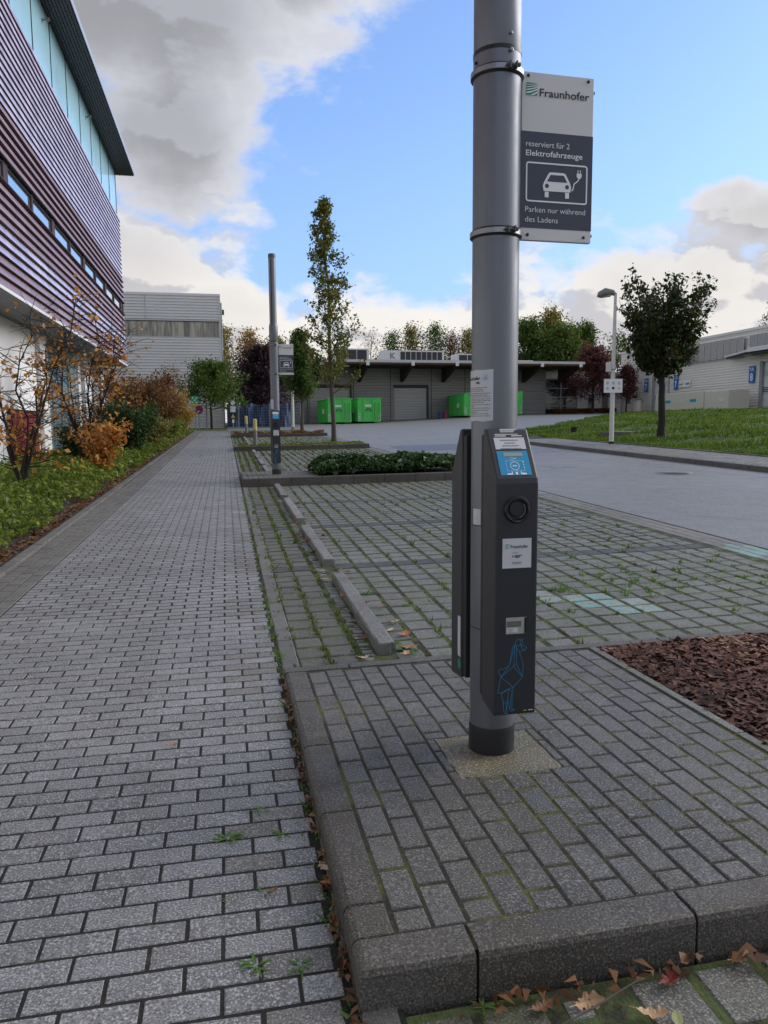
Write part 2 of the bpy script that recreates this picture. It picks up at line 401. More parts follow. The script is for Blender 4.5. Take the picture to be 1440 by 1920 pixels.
def lavender(n, b):
    p = n.pos(); r = n.rnd(); f = n.noise(p, 2, 4)
    setc(n, b, n.mix(r, (.70, .58, .67), (.83, .72, .79))); b.inputs['Metallic'].default_value = .9; n.put(b.inputs['Roughness'], n.lin(f, .3, .7, .32, .46))
M['lavender'] = mat('lavender', lavender)
def mauve(n, b):
    p = n.pos(); r = n.rnd(); f = n.noise(p, 3, 5)
    setc(n, b, n.mix(n.add(n.mul(r, .7), n.mul(f, .3)), (.29, .185, .205), (.41, .285, .31))); b.inputs['Metallic'].default_value = .5; n.put(b.inputs['Roughness'], n.lin(f, .3, .7, .36, .52))
M['mauve'] = mat('mauve', mauve)
M['maroon'] = plain('maroon', (.045, .018, .024), .6)
M['white_wall'] = plain('white_wall', (.82, .82, .82), .7, var=.06, scale=1.5)
M['white_trim'] = plain('white_trim', (.74, .74, .74), .5, var=.05)
M['soffit'] = plain('soffit', (.16, .165, .17), .7)
M['eave'] = plain('eave', (.055, .06, .065), .5, .4)
M['grey_wall'] = plain('grey_wall', (.30, .32, .33), .7)
M['red_door'] = plain('red_door', (.20, .018, .022), .45)
def glass(name, c, rough=.06, metal=.0):
    def fn(n, b):
        p = n.pos(); f = n.noise(p, .6, 2)
        setc(n, b, n.mix(f, tuple(x*.8 for x in c), tuple(x*1.2 for x in c))); b.inputs['Roughness'].default_value = rough
        b.inputs['Specular IOR Level'].default_value = 1.0; b.inputs['IOR'].default_value = 1.9; b.inputs['Metallic'].default_value = metal
    return mat(name, fn)
M['glass'] = glass('glass', (.05, .10, .13))
M['glass_sky'] = glass('glass_sky', (.45, .74, .86), .20, .0)  # pale blue base colour stands in for the reflected sky
M['glass_mirror'] = glass('glass_mirror', (.60, .70, .76), .04, .85)
M['glass_pale'] = glass('glass_pale', (.26, .42, .48), .14, .2)
M['glass_dark'] = glass('glass_dark', (.018, .022, .028))
M['frame_dark'] = plain('frame_dark', (.03, .032, .036), .5, .3)
def clad(name, c, var=.1, metal=.35):
    def fn(n, b):
        p = n.pos(); sv = n.new('ShaderNodeVectorMath', operation='MULTIPLY'); n.l.new(p, sv.inputs[0]); sv.inputs[1].default_value = (.5, .5, 3.)
        f = n.noise(sv.outputs[0], 1.2, 5, .6); st = n.noise(p, 8, 4)
        q = n.mix(f, tuple(x*(1-var) for x in c), tuple(x*(1+var) for x in c)); q = n.mix(n.sstep(st, .6, .8, 0, .2), q, tuple(x*.6 for x in c))
        setc(n, b, q); b.inputs['Metallic'].default_value = metal; n.put(b.inputs['Roughness'], n.lin(f, .3, .7, .38, .55))
    return mat(name, fn)
M['clad_light'] = clad('clad_light', (.74, .73, .72), metal=.1)
M['clad_dark'] = clad('clad_dark', (.27, .262, .252), .16)
M['clad_cream'] = clad('clad_cream', (.80, .765, .71), metal=.1)
M['clad_door'] = clad('clad_door', (.42, .41, .395), .12)
def lightband(n, b):
    p = n.pos(); r = n.rnd(); sv = n.new('ShaderNodeVectorMath', operation='MULTIPLY'); n.l.new(p, sv.inputs[0]); sv.inputs[1].default_value = (3, 3, .35)
    f = n.noise(sv.outputs[0], 1.6, 4)
    setc(n, b, n.mix(n.sstep(n.add(f, n.mul(r, .3)), .45, .85), (.52, .47, .37), (.19, .18, .16))); b.inputs['Roughness'].default_value = .3
M['lightband'] = mat('lightband', lightband)
M['roof_white'] = plain('roof_white', (.55, .55, .55), .5, var=.04)
M['wood'] = plain('wood', (.13, .045, .022), .6, var=.3, scale=4)
M['wood_dark'] = plain('wood_dark', (.055, .028, .02), .7, var=.3, scale=4)
M['container'] = plain('container', (.08, .58, .10), .45, var=.16, scale=2.5)
M['container_dark'] = plain('container_dark', (.02, .12, .03), .6)
M['hazard_red'] = plain('hazard_red', (.05, .03, .03), .5)
M['solar'] = glass('solar', (.012, .016, .032), .12)
M['solar_frame'] = plain('solar_frame', (.55, .56, .58), .4, .7)
M['tor_blue'] = plain('tor_blue', (.015, .16, .52), .4)
M['cream'] = plain('cream', (.66, .62, .53), .55, var=.06)
M['pole_white'] = plain('pole_white', (.62, .61, .58), .5, var=.06)
M['bollard'] = plain('bollard', (.22, .23, .24), .5, .4)
M['bollard_yellow'] = plain('bollard_yellow', (.62, .53, .17), .5)
M['fence'] = plain('fence', (.23, .25, .28), .5, .6)
M['tarp'] = plain('tarp', (.018, .05, .13), .6, var=.6, scale=1.2)
M['sign_green'] = plain('sign_green', (.03, .36, .14), .4)
M['sign_blue'] = plain('sign_blue', (.06, .035, .28), .4)
M['sign_red'] = plain('sign_red', (.42, .03, .06), .4)
M['sign_yellow'] = plain('sign_yellow', (.62, .40, .03), .4)
M['manhole'] = plain('manhole', (.42, .42, .42), .28, .7, var=.3, scale=12)
M['bin_blue'] = plain('bin_blue', (.02, .04, .16), .5)
M['bin_red'] = plain('bin_red', (.25, .03, .025), .5)
M['stone'] = plain('stone', (.14, .13, .11), .9, var=.4, scale=5, bmp=.6, bscale=20)
M['lamp_head'] = plain('lamp_head', (.20, .21, .19), .5, .3)
M['lamp_glass'] = plain('lamp_glass', (.45, .46, .42), .25)
# ------------------------------------------------------------------ ground, road, path
def grid_sheet(name, x0, x1, y0, y1, nx, ny, zf, mat_, keep=None, kind='structure', smooth=True):
    xs = np.linspace(x0, x1, nx+1); ys = np.linspace(y0, y1, ny+1)
    V = [(x, y, zf(x, y)) for y in ys for x in xs]; F = []
    for j in range(ny):
        for i in range(nx):
            if keep and not keep((xs[i]+xs[i+1])/2, (ys[j]+ys[j+1])/2): continue
            a = j*(nx+1)+i; F.append((a, a+1, a+nx+2, a+nx+1))
    me = quads_mesh(name, V, F); me.polygons.foreach_set('use_smooth', [smooth]*len(F))
    return link(name, me, mat_, None, kind)
xs_far = 1
grid_sheet('ground', -500, 500, -120, 900, 250, 255, lambda x, y: gz(x, y)-.30, M['ground'])
road = grid_sheet('road', 5.5, 75, -12, 82, 140, 188, gz, M['asphalt'], keep=lambda x, y: (x < 11.5 or y > 26 or x > 13.4) and not (x > 16 and y < 30) )
grid_sheet('service_yard', 5.5-5.4, 5.5, 55.6, 82, 8, 20, gz, M['asphalt'])
grid_sheet('lane', -16, 5.5-5.4, 56.0, 66, 10, 6, lambda x, y: gz(x, y)-.01, M['joint_bay'])
patch_ = MB()
for j in range(8):
    for i in range(8):
        f = lambda a, b: (6.1+(1.95+.12*b/8*8)*a*1.0/8*1.0*1.62+.02*b, 25.5+.48*b+.09*a, 0)
        q = [f(i, j), f(i+1, j), f(i+1, j+1), f(i, j+1)]
        patch_.poly([(x, y, gz(x, y)+.005) for x, y, _ in q])
patch_.obj('asphalt_patch', M['asphalt_dark'], road)

def paver_mesh(lx, ly, h=.05, c=.004, cache={}):
    k = (round(lx, 3), round(ly, 3), h, c)
    if k in cache: return cache[k]
    b = MB(); a, d = lx/2, ly/2
    V = [(-a, -d, -h), (a, -d, -h), (a, d, -h), (-a, d, -h), (-a, -d, -c), (a, -d, -c), (a, d, -c), (-a, d, -c), (-a+c, -d+c, 0), (a-c, -d+c, 0), (a-c, d-c, 0), (-a+c, d-c, 0)]
    b.v = V; b.f = [(8, 9, 10, 11)]
    for q in range(4):
        r_ = (q+1) % 4; b.f += [(4+q, 4+r_, 8+r_, 8+q), (q, r_, 4+r_, 4+q)]
    b.mi = [0]*len(b.f)
    cache[k] = b.mesh('paver', fix=False); return cache[k]
TILT = Euler((math.atan(S), -math.atan(SX), 0))
def lay(parent, items, nmax, zf, name='paver', rest='far_pavers', jit=.0011, tilt=.005, c=.004):
    """items: (cx, cy, lx, ly, material). The ones that show largest become objects, the rest one mesh."""
    scored = []
    for it in items:
        q = pix((it[0], it[1], zf(it[0], it[1])))
        vis = q is not None and -60 < q[0] < 1500 and q[1] < 1985
        scored.append((-(1/q[2] if vis else 0), it))
    scored.sort(key=lambda t: t[0])
    V = []; F = []; MI = []; mats = []
    for k, (s_, it) in enumerate(scored):
        cx, cy, lx, ly, mt = it
        z = zf(cx, cy)+random.uniform(-jit, jit); slope_y = (zf(cx, cy+.05)-zf(cx, cy-.05))/.1; slope_x = (zf(cx+.05, cy)-zf(cx-.05, cy))/.1
        rx, ry, rz = math.atan(slope_y)+random.gauss(0, tilt), -math.atan(slope_x)+random.gauss(0, tilt), random.gauss(0, tilt*.8)
        if s_ < 0 and k < nmax:
            me = paver_mesh(lx, ly, .05, c)
            o = bpy.data.objects.new(name, me); COL.objects.link(o); o.location = (cx, cy, z); o.rotation_euler = (rx, ry, rz)
            if not me.materials: me.materials.append(mt)
            o.material_slots[0].link = 'OBJECT'; o.material_slots[0].material = mt
            adopt(o, parent)
        else:
            if mt not in mats: mats.append(mt)
            mi = mats.index(mt); i = len(V); a, d, cc = lx/2, ly/2, c
            Q = [(-a, -d, -.02), (a, -d, -.02), (a, d, -.02), (-a, d, -.02), (-a+cc, -d+cc, 0), (a-cc, -d+cc, 0), (a-cc, d-cc, 0), (-a+cc, d-cc, 0)]
            V += [(cx+p[0]-rz*p[1], cy+p[1]+rz*p[0], z+p[2]+math.tan(rx)*p[1]-math.tan(ry)*p[0]) for p in Q]
            F.append((i+4, i+5, i+6, i+7)); MI.append(mi)
            for q in range(4):
                r_ = (q+1) % 4; F.append((i+q, i+r_, i+4+r_, i+4+q)); MI.append(mi)
    if F:
        me = quads_mesh(rest, V, F); me.polygons.foreach_set('use_smooth', [False]*len(F)); me.polygons.foreach_set('material_index', np.array(MI, np.int32))
        link(rest, me, mats, parent, 'stuff')
def slab(name, x0, x1, y0, y1, mat_, dz, n=1, m_=40):
    return grid_sheet(name, x0, x1, y0, y1, n, m_, lambda x, y: gz(x, y)+dz, mat_, smooth=False)

# footpath
PX0, PX1 = -1.68, .265
path = slab('footpath', PX0-.46, .40, -3, 55.4, M['joint_path'], -.003)
it = []
nrow = int((55.3+1)/.1003)
for r_ in range(nrow):
    y = -1+r_*.1003+.05; x = PX0+(.102 if r_ % 2 else 0.)
    if r_ % 2: it.append((PX0+.049, y, .095, .0905, M['paver_path']))
    while x < PX1-.02:
        lx = min(.2, PX1-x)
        if lx > .03:
            mt = M['paver_side'] if (x > PX1-.33 and random.random() < .35) else M['paver_path']
            it.append((x+lx/2, y, lx-.0055, .0905, mt))
        x += .2035
lay(path, it, 300, gz)
# edging course of long dark blocks between the path and the parking bays
it = []
y = -2.
while y < 55:
    L_ = random.choice((.98, 1.0))
    it.append((.335, y+L_/2, .105, L_-.012, M['paver_edge'])); y += L_
lay(path, it, 40, lambda x, y: gz(x, y)+.006, 'edging_stone', 'far_edging_stones', c=.008)
# gutter courses along the planting
it = []
for k, x in enumerate((-1.745, -1.865, -1.985, -2.10)):
    y = -1.+.12*(k % 2)
    while y < 55.2:
        it.append((x, y+.12, .112, .232, M['paver_gutter'])); y += .24
lay(path, it, 160, lambda x, y: gz(x, y)+.004+(.03 if x < -2.05 else 0), 'gutter_block', 'far_gutter_blocks', jit=.002)

# ------------------------------------------------------------------ islands and parking bays
ISL = [(1.735, 4.30), (15.12, 17.65), (28.3, 30.85), (42.0, 44.6)]
def island(k, y0, y1, xt, paved_to, d0, d1, soil, name):
    zt = lambda x, y: gz(x, y)+d0+(d1-d0)*min(1, max(0, (y-y0)/(y1-y0)))
    core = grid_sheet(name, .30, (paved_to+.02 if paved_to > 1 else xt-.02), y0+.02, y1-.02, 2, 6, lambda x, y: zt(x, y)-.0045, M['joint_island'] if paved_to > 1 else M['soil'], smooth=False)
    # kerb stones: corner, left run, front run, back run, tip
    kw = .125
    def kerb(x0, x1, ya, yb, chx=0, chy=0, corner=False):
        b = MB(); n_ = 4; r_ = .022
        segs = [(x0, x1, ya, yb)]
        V = lambda x, y, dz=0: (x, y, zt(x, y)+dz+.002)
        zb = lambda x, y: (x, y, gz(x, y)-.08)
        g_ = .004
        x0 += g_; x1 -= g_; ya += g_; yb -= g_
        # outline from bottom outer to top with a rounded outer arris
        lx = r_ if chx < 0 else .003; rx_ = r_ if chx > 0 else .003; fy = r_ if chy < 0 else .003; by = r_ if chy > 0 else .003
        ring0 = [zb(x0, ya), zb(x1, ya), zb(x1, yb), zb(x0, yb)]
        ring1 = [V(x0, ya, -max(lx, fy)), V(x1, ya, -max(rx_, fy)), V(x1, yb, -max(rx_, by)), V(x0, yb, -max(lx, by))]
        ring2 = [V(x0+lx*.3, ya+fy*.3, -max(lx, fy)*.3), V(x1-rx_*.3, ya+fy*.3, -max(rx_, fy)*.3), V(x1-rx_*.3, yb-by*.3, -max(rx_, by)*.3), V(x0+lx*.3, yb-by*.3, -max(lx, by)*.3)]
        ring3 = [V(x0+lx, ya+fy), V(x1-rx_, ya+fy), V(x1-rx_, yb-by), V(x0+lx, yb-by)]
        b.v = ring0+ring1+ring2+ring3
        for a in range(3):
            for q in range(4):
                w_ = (q+1) % 4; b.f.append((a*4+q, a*4+w_, a*4+4+w_, a*4+4+q))
        b.f.append((12, 13, 14, 15)); b.mi = [0]*len(b.f)
        b.obj('kerb_stone', M['kerb'], core, fix=False)
    xl = .282
    ys = [y0+.27, y0+.82, y0+1.42, y0+1.98, y1]
    b0 = y0
    # front corner stone is L shaped: two butted pieces
    kerb(xl, xl+kw, y0+kw-.003, ys[0], chx=-1)
    for a, c in zip(ys[:-1], ys[1:]): kerb(xl, xl+kw, a, c if c < y1 else c-.09, chx=-1)
    x = xl; fx = [.60, 1.235, 1.87, 2.5, 3.14, 3.78, 4.42, xt]
    for c in fx: kerb(x, c, y0, y0+kw, chx=-1 if x == xl else (1 if c == xt else 0), chy=-1); x = c
    x = xl
    for c in [.66, 1.66, 2.66, 3.66, 4.66, xt]: kerb(x, c, y1-.09, y1, chx=0, chy=0); x = c
    kerb(xt-.1, xt, y0+kw, y1-.09, chx=1)
    if paved_to > 1:
        it = []; col = 0; x = xl+kw+.006
        while x+.098 < paved_to:
            y = y0+kw+.006; first = True
            while y < y1-.11:
                L_ = .098 if (first and col % 2 == 0) else .2
                first = False; L2 = min(L_, y1-.095-y)
                if L2 > .03:
                    cx, cy = x+.05, y+L2/2
                    a0, a1, c0, c1 = cx-.0458, cx+.0458, y+.003, y+L2-.009
                    F_ = FOOT[k] if k < 2 else (0, 0, 0, 0)
                    if a1 < F_[0] or a0 > F_[1] or c1 < F_[2] or c0 > F_[3]: parts_ = [(a0, a1, c0, c1)]
                    else:
                        parts_ = [(a0, a1, c0, F_[2]-.003), (a0, a1, F_[3]+.003, c1), (a0, F_[0]-.003, max(c0, F_[2]), min(c1, F_[3])), (F_[1]+.003, a1, max(c0, F_[2]), min(c1, F_[3]))]
                    for (u0, u1, v0, v1) in parts_:
                        if u1-u0 > .016 and v1-v0 > .016: it.append(((u0+u1)/2, (v0+v1)/2, u1-u0, v1-v0, M['paver_island']))
                y += L_+.002
            x += .1015; col += 1
        lay(core, it, 300, lambda a, b_: zt(a, b_)-.0005, jit=.0012)
        # thin edging between paving and bed
        yy = y0+kw+.01
        while yy < y1-.1:
            L_ = min(.95, y1-.09-yy)
            bb = MB(); xx = paved_to+.012
            P = [(xx, yy+.004), (xx+.045, yy+.004), (xx+.045, yy+L_-.004), (xx, yy+L_-.004)]
            bb.v = [(p[0], p[1], zt(*p)-.1) for p in P]+[(p[0], p[1], zt(*p)+.003) for p in P]
            bb.f = [(4, 5, 6, 7), (0, 1, 5, 4), (1, 2, 6, 5), (2, 3, 7, 6), (3, 0, 4, 7)]; bb.mi = [0]*5
            bb.obj('bed_edging', M['paver_bay'], core, bevel=.003); yy += L_
    return core, zt
POLE = [(1.075, 2.965), (1.035, 16.39)]
FOOT = [(.858, 1.282, 2.70, 3.10), (.82, 1.25, 16.12, 16.55)]
isl1, zt1 = island(0, *ISL[0], 5.35, 2.142, .12, .03, 'mulch', 'planted_island')
isl2, zt2 = island(1, *ISL[1], 5.35, 1.74, .17, .10, 'ivy', 'planted_island')
isl3, zt3 = island(2, *ISL[2], 5.3, 0, .17, .12, 'grass', 'planted_island')
isl4, zt4 = island(3, *ISL[3], 5.5, 0, .17, .12, 'mulch', 'planted_island')
for k, (zt, isl) in enumerate(((zt1, isl1), (zt2, isl2))):
    px, py = POLE[k]
    b = MB(); n_ = 14; pts = []; F_ = FOOT[k]
    cs = [(F_[0], F_[2]), (F_[1], F_[2]), (F_[1], F_[3]), (F_[0], F_[3])]
    for e in range(4):
        for q in range(n_):
            t = q/n_; a, c = cs[e], cs[(e+1) % 4]
            x = a[0]+(c[0]-a[0])*t+random.uniform(-.004, .004); y = a[1]+(c[1]-a[1])*t+random.uniform(-.004, .004)
            pts.append((x, y, zt(x, y)-.0035+random.uniform(-.0008, .0008)))
    b.poly(pts); b.obj('concrete_footing', M['footing'], isl)

def bay(name, y0, y1, nmax, x1=5.06, xa=.40, cols=True, lines=None, nset=70):
    base = slab(name, .40, 5.5, y0, y1, M['joint_bay'], -.005)
    lines = lines if lines is not None else [y0+2.6, y0+5.15, y0+7.72]
    it = []
    xsL = [.475, .665]
    xsR = [1.08+.2*i for i in range(int((x1-1.0)/.2))]
    y = y0+.02; rows = []; li = 0
    while y < y1-.03:
        if li < len(lines) and y >= lines[li]: rows.append((y+.1, .2, True)); y += .2115; li += 1
        else: rows.append((y+.1, min(.2, y1-y-.01), False)); y += .2115
    for cy, ly, dark in rows:
        if ly < .04: continue
        for cx in xsL+xsR:
            mt = M['paver_dark'] if dark else (M['paver_strip'] if cx < .9 else M['paver_bay'])
            if not dark and abs(cx-2.75) < .35 and abs(cy-5.4) < .38 and abs((cx-2.75)*.8+(cy-5.4)) < .24: mt = M['paver_paint']
            w_ = .168 if not dark else .192
            it.append((cx+random.gauss(0, .003), cy+random.gauss(0, .003), w_+random.gauss(0, .003), ly-.019+random.gauss(0, .002), mt))
    lay(base, it, nmax, gz, jit=.0018, tilt=.008, c=.005)
    st = []
    y = y0+.03
    while y < y1-.1:
        l_ = random.uniform(.055, .085); st.append((.835+random.gauss(0, .006), y+l_/2, random.uniform(.075, .092), l_-.012, M['granite'])); y += l_
    lay(base, st, nset, lambda a, b_: gz(a, b_)-.002, 'sett', 'far_setts', jit=.004, tilt=.03, c=.008)
    bt = []
    for q, x in enumerate((5.15, 5.275, 5.40)):
        y = y0-.02+.1*(q % 2)
        while y < y1:
            mt = M['paver_border']
            if abs(y-6.7) < .3 or abs(y-12.45) < .25: mt = M['paver_paint']
            bt.append((x, y+.1, .117, .196, mt)); y += .2
    lay(base, bt, 60 if nmax else 0, gz, 'border_block', 'far_border_blocks')
    return base
bay('parking_bay', 1.71-.2115*18-.02, 1.715, 120, lines=[], nset=0)
bay('parking_bay', 4.31, 15.11, 300)
bay('parking_bay', 17.66, 28.29, 60, nset=0)
bay('parking_bay', 30.86, 41.99, 0, nset=0)
bay('parking_bay', 44.61, 55.4, 0, nset=0)
# low dividing kerb strips between the sets of bays continue the road edge past the islands
for (y0, y1) in ISL:
    slab('road_margin', 5.36, 5.5, y0, y1, M['joint_bay'], -.002)

# granite wheel stops
STOPS = [(4.5, 6.6), (7.22, 9.5), (10.1, 12.5), (12.93, 14.95), (18.0, 20.1), (20.6, 22.8), (23.3, 25.5), (26.0, 28.0), (31.3, 33.5), (34.0, 36.2), (36.7, 38.9), (39.4, 41.6)]
order = ['nearest', 'second nearest', 'third', 'fourth', 'first', 'second', 'third', 'last', 'first', 'second', 'third', 'last']
where = ['beside the small island with the near grey pole']+['in the row between the two charging poles']*3+['in the row behind the ivy bed']*4+['in the far row past the tall narrow tree']*4
labs = ['long granite wheel stop with oak leaves around it, nearest one'] + [
    'second granite wheel stop counted from the near charging pole', 'third granite wheel stop counted from the near charging pole', 'granite wheel stop ending at the kerb below the far charging pole',
    'first granite wheel stop beyond the far charging pole', 'second granite wheel stop beyond the far charging pole', 'third granite wheel stop beyond the far charging pole', 'granite wheel stop touching the tall narrow tree island',
    'first granite wheel stop beyond the tall narrow tree', 'second granite wheel stop beyond the tall narrow tree', 'third granite wheel stop beyond the tall narrow tree', 'farthest granite wheel stop, by the distant bollard island']
for (ya, yb), lb in zip(STOPS, labs):
    b = MB(); n_ = 9; prof = [(-.055, -.03), (-.055, .058), (-.045, .070), (.045, .070), (.055, .058), (.055, -.03)]
    V = []
    for q in range(n_+1):
        y = ya+(yb-ya)*q/n_
        for (a, c) in prof:
            x = .94+a+random.gauss(0, .003); V.append((x, y+random.gauss(0, .002), gz(x, y)+c+random.gauss(0, .003)))
    b.v = V; k = len(prof)
    for q in range(n_):
        for a in range(k-1): b.f.append((q*k+a, q*k+a+1, (q+1)*k+a+1, (q+1)*k+a))
    b.f += [tuple(range(k)), tuple(n_*k+a for a in range(k-1, -1, -1))]; b.mi = [0]*len(b.f)
    o = b.obj('wheel_stop', M['granite']); tag(o, lb, 'wheel stop', 'granite wheel stops')

# ------------------------------------------------------------------ right pavement, kerb, grass bank
KP = [(11.45, y) for y in range(-4, 28, 2)]+[(11.62, 29.0), (12.1, 31.0), (13.0, 33.2), (14.6, 35.9), (16.8, 39.2), (19.5, 42.8), (22.5, 46.8), (26, 51.3), (30, 56.5)]
def along(poly, off):
    out = []
    for i, p in enumerate(poly):
        a = Vector(poly[max(i-1, 0)]); c = Vector(poly[min(i+1, len(poly)-1)]); d = (c-a).normalized(); n_ = Vector((d.y, -d.x)); q = Vector(p)+n_*off; out.append((q.x, q.y))
    return out
walk = MB()
A_ = along(KP, .12)
for i in range(len(KP)-1):
    p, q = A_[i], A_[i+1]
    if q[1] > 34: break
    wd = lambda y: 13.55 if y < 28 else 13.55+.12*(y-28)
    walk.poly([(p[0], p[1], gz(*p)+.105), (wd(p[1]), p[1], gz(wd(p[1]), p[1])+.105), (wd(q[1]), q[1], gz(wd(q[1]), q[1])+.105), (q[0], q[1], gz(*q)+.105)])
pave = walk.obj('pavement', M['joint_path']); pave['kind'] = 'structure'
it = []
for r_ in range(int(18/.102)):
    y = 12+r_*.102; x = 11.6+(.1 if r_ % 2 else 0)
    while x < 13.5: it.append((x+.1, y, .192, .094, M['paver_walk'])); x += .203
lay(pave, it, 0, lambda a, b_: gz(a, b_)+.118)
for i in range(len(KP)-1):
    b = MB()
    P0, P1 = [along(KP, o_) for o_ in (0, .12)]
    for kk in range(2):
        f = lambda P, t: (P[i][0]+(P[i+1][0]-P[i][0])*t, P[i][1]+(P[i+1][1]-P[i][1])*t)
        a, c, d, e = f(P0, kk/2+.003), f(P0, kk/2+.497), f(P1, kk/2+.497), f(P1, kk/2+.003)
        b = MB(); b.v = [(p[0], p[1], gz(*p)-.05) for p in (a, c, d, e)]+[(p[0], p[1], gz(*p)+.125) for p in (a, c, d, e)]
        b.f = [(4, 5, 6, 7), (0, 1, 5, 4), (1, 2, 6, 5), (2, 3, 7, 6), (3, 0, 4, 7)]; b.mi = [0]*5
        if pix((a[0], a[1], .5)) and a[1] > 11: b.obj('kerb_stone', M['paver_edge'], pave, bevel=.015)
# back edging of the pavement
bk = MB(); bk.box((0, 0, 0), (1, 1, 1))
for y in range(12, 28):
    b = MB(); b.v = [(x, yy, gz(x, yy)+dz) for dz in (-.05, .15) for x, yy in ((13.55, y+.004), (13.62, y+.004), (13.62, y+.996), (13.55, y+.996))]
    b.f = [(4, 5, 6, 7), (0, 1, 5, 4), (1, 2, 6, 5), (2, 3, 7, 6), (3, 0, 4, 7)]; b.mi = [0]*5
    b.obj('edging_stone', M['paver_edge'], pave)
def bz(x, y): return gz(x, y)+.10+bank(x, y)
inb = lambda x, y: y < edge_y(x)-.3 and (x > 13.62 if y < 30 else x > 13.62+(y-30)*.12)
lawn = grid_sheet('grass_bank', 13.62, 44.4, 4, 75, 110, 200, bz, M['turf'], keep=lambda x, y: inb(x, y))
# grass blades
n_ = 150000
X = 13.65+(rng.random(n_)**1.5)*30; Y = 10+rng.random(n_)*60
ok = np.array([inb(x, y) and (pix((x, y, 1.5)) is not None) and 900 < (pix((x, y, 1.5))[0]) < 1480 for x, y in zip(X, Y)])
X, Y = X[ok], Y[ok]; n_ = len(X); Z = np.array([bz(x, y) for x, y in zip(X, Y)])
hh = rng.uniform(.05, .13, n_)*(1+.5*np.sin(X*2.1+Y*1.3)); an = rng.random(n_)*6.283; wd = rng.uniform(.010, .022, n_)*(1+np.hypot(X, Y)/28)
lean = rng.normal(0, .04, (n_, 2))
V = np.zeros((n_, 3, 3)); dx, dy = np.cos(an)*wd, np.sin(an)*wd
V[:, 0] = np.c_[X-dx, Y-dy, Z-.02]; V[:, 1] = np.c_[X+dx, Y+dy, Z-.02]; V[:, 2] = np.c_[X+lean[:, 0], Y+lean[:, 1], Z+hh]
g_ = quads_mesh('grass_blades', V.reshape(-1, 3), np.arange(n_*3).reshape(-1, 3))
tag(link('grass_blades', g_, M['grass'], None, 'stuff'), 'short mown green grass covering the bank', 'grass')
# ------------------------------------------------------------------ charging poles, chargers, signs
def text_mesh(body, h, weight=0., width=None):
    cu = bpy.data.curves.new('text', 'FONT'); cu.body = body; cu.size = 1.0; cu.offset = weight; cu.resolution_u = 3; cu.fill_mode = 'FRONT'
    ob = bpy.data.objects.new('text', cu); COL.objects.link(ob)
    me = bpy.data.meshes.new_from_object(ob); bpy.data.objects.remove(ob); bpy.data.curves.remove(cu)
    V = np.array([v.co[:] for v in me.vertices]).reshape(-1, 3); F = [tuple(p.vertices) for p in me.polygons]; bpy.data.meshes.remove(me)
    if not len(V): return V[:, :2], F
    V = V[:, :2]; V[:, 0] -= V[:, 0].min()
    sy = h/.70
    V = V*sy
    if width: V[:, 0] *= width/max(1e-6, V[:, 0].max())
    return V, F
def printed(name, V2, F, fmap, mat_, parent, label=None):
    """flat print: 2D points mapped onto a surface"""
    b = MB(); b.v = [fmap(float(p[0]), float(p[1])) for p in V2]; b.f = [tuple(f) for f in F]; b.mi = [0]*len(F)
    return b.obj(name, mat_, parent, fix=False, label=label)
def strips(rects): # list of (x0,x1,y0,y1)
    V = []; F = []
    for x0, x1, y0, y1 in rects:
        i = len(V); V += [(x0, y0), (x1, y0), (x1, y1), (x0, y1)]; F.append((i, i+1, i+2, i+3))
    return V, F
def polyline2(segs, w_):
    V = []; F = []
    for (a, b) in segs:
        a, b = Vector(a), Vector(b); d = (b-a)
        if d.length < 1e-6: continue
        d.normalize(); n_ = Vector((-d.y, d.x))*w_/2; i = len(V)
        V += [tuple(a-n_), tuple(b-n_), tuple(b+n_), tuple(a+n_)]; F.append((i, i+1, i+2, i+3))
    return V, F
def ring2(cx, cy, r0, r1, n=24, a0=0, a1=2*math.pi):
    V = []; F = []
    for k in range(n+1):
        t = a0+(a1-a0)*k/n; V += [(cx+r0*math.cos(t), cy+r0*math.sin(t)), (cx+r1*math.cos(t), cy+r1*math.sin(t))]
    for k in range(n): F.append((2*k, 2*k+1, 2*k+3, 2*k+2))
    return V, F
def merge2(*vf):
    V = []; F = []
    for v, f in vf:
        i = len(V); V += [tuple(p) for p in v]; F += [tuple(k+i for k in q) for q in f]
    return V, F
def disc2(cx, cy, r_, n=20): return [(cx+r_*math.cos(6.2832*k/n), cy+r_*math.sin(6.2832*k/n)) for k in range(n)], [tuple(range(n))]
def bolt(parent, p, axis, r_, mat_=None, name='screw'):
    a = Vector(axis).normalized(); b = MB(); p = Vector(p); b.tube([p, p+a*r_*.8, p+a*r_*1.1], [r_, r_, r_*.6], 8); b.obj(name, mat_ or M['black'], parent, smooth=True)
def logo(parent, x, y, s_, fmap, green='print_green'):
    printed('logo', *strips([(x, x+s_, y, y+s_)]), lambda a, c: fmap(a, c, .0012), M[green], parent)
    V = []; F = []
    for k, (t0, t1) in enumerate(((.80, .84), (.60, .66), (.38, .46), (.12, .23), (-.22, -.08))):
        i = len(V); n_ = 8
        for q in range(n_+1):
            u = q/n_; cv = .30*(u**1.6)
            lo = min(1, max(0, t0+cv*(1.2-t0)*1.0)); hi_ = min(1, max(0, t1+cv*(1.2-t1)*1.0+.03*u))
            V += [(x+s_*u, y+s_*lo), (x+s_*u, y+s_*hi_)]
        for q in range(n_): F.append((i+2*q, i+2*q+2, i+2*q+3, i+2*q+1))
    printed('logo_rays', V, F, lambda a, c: fmap(a, c, .0018), M['print_white'], parent)

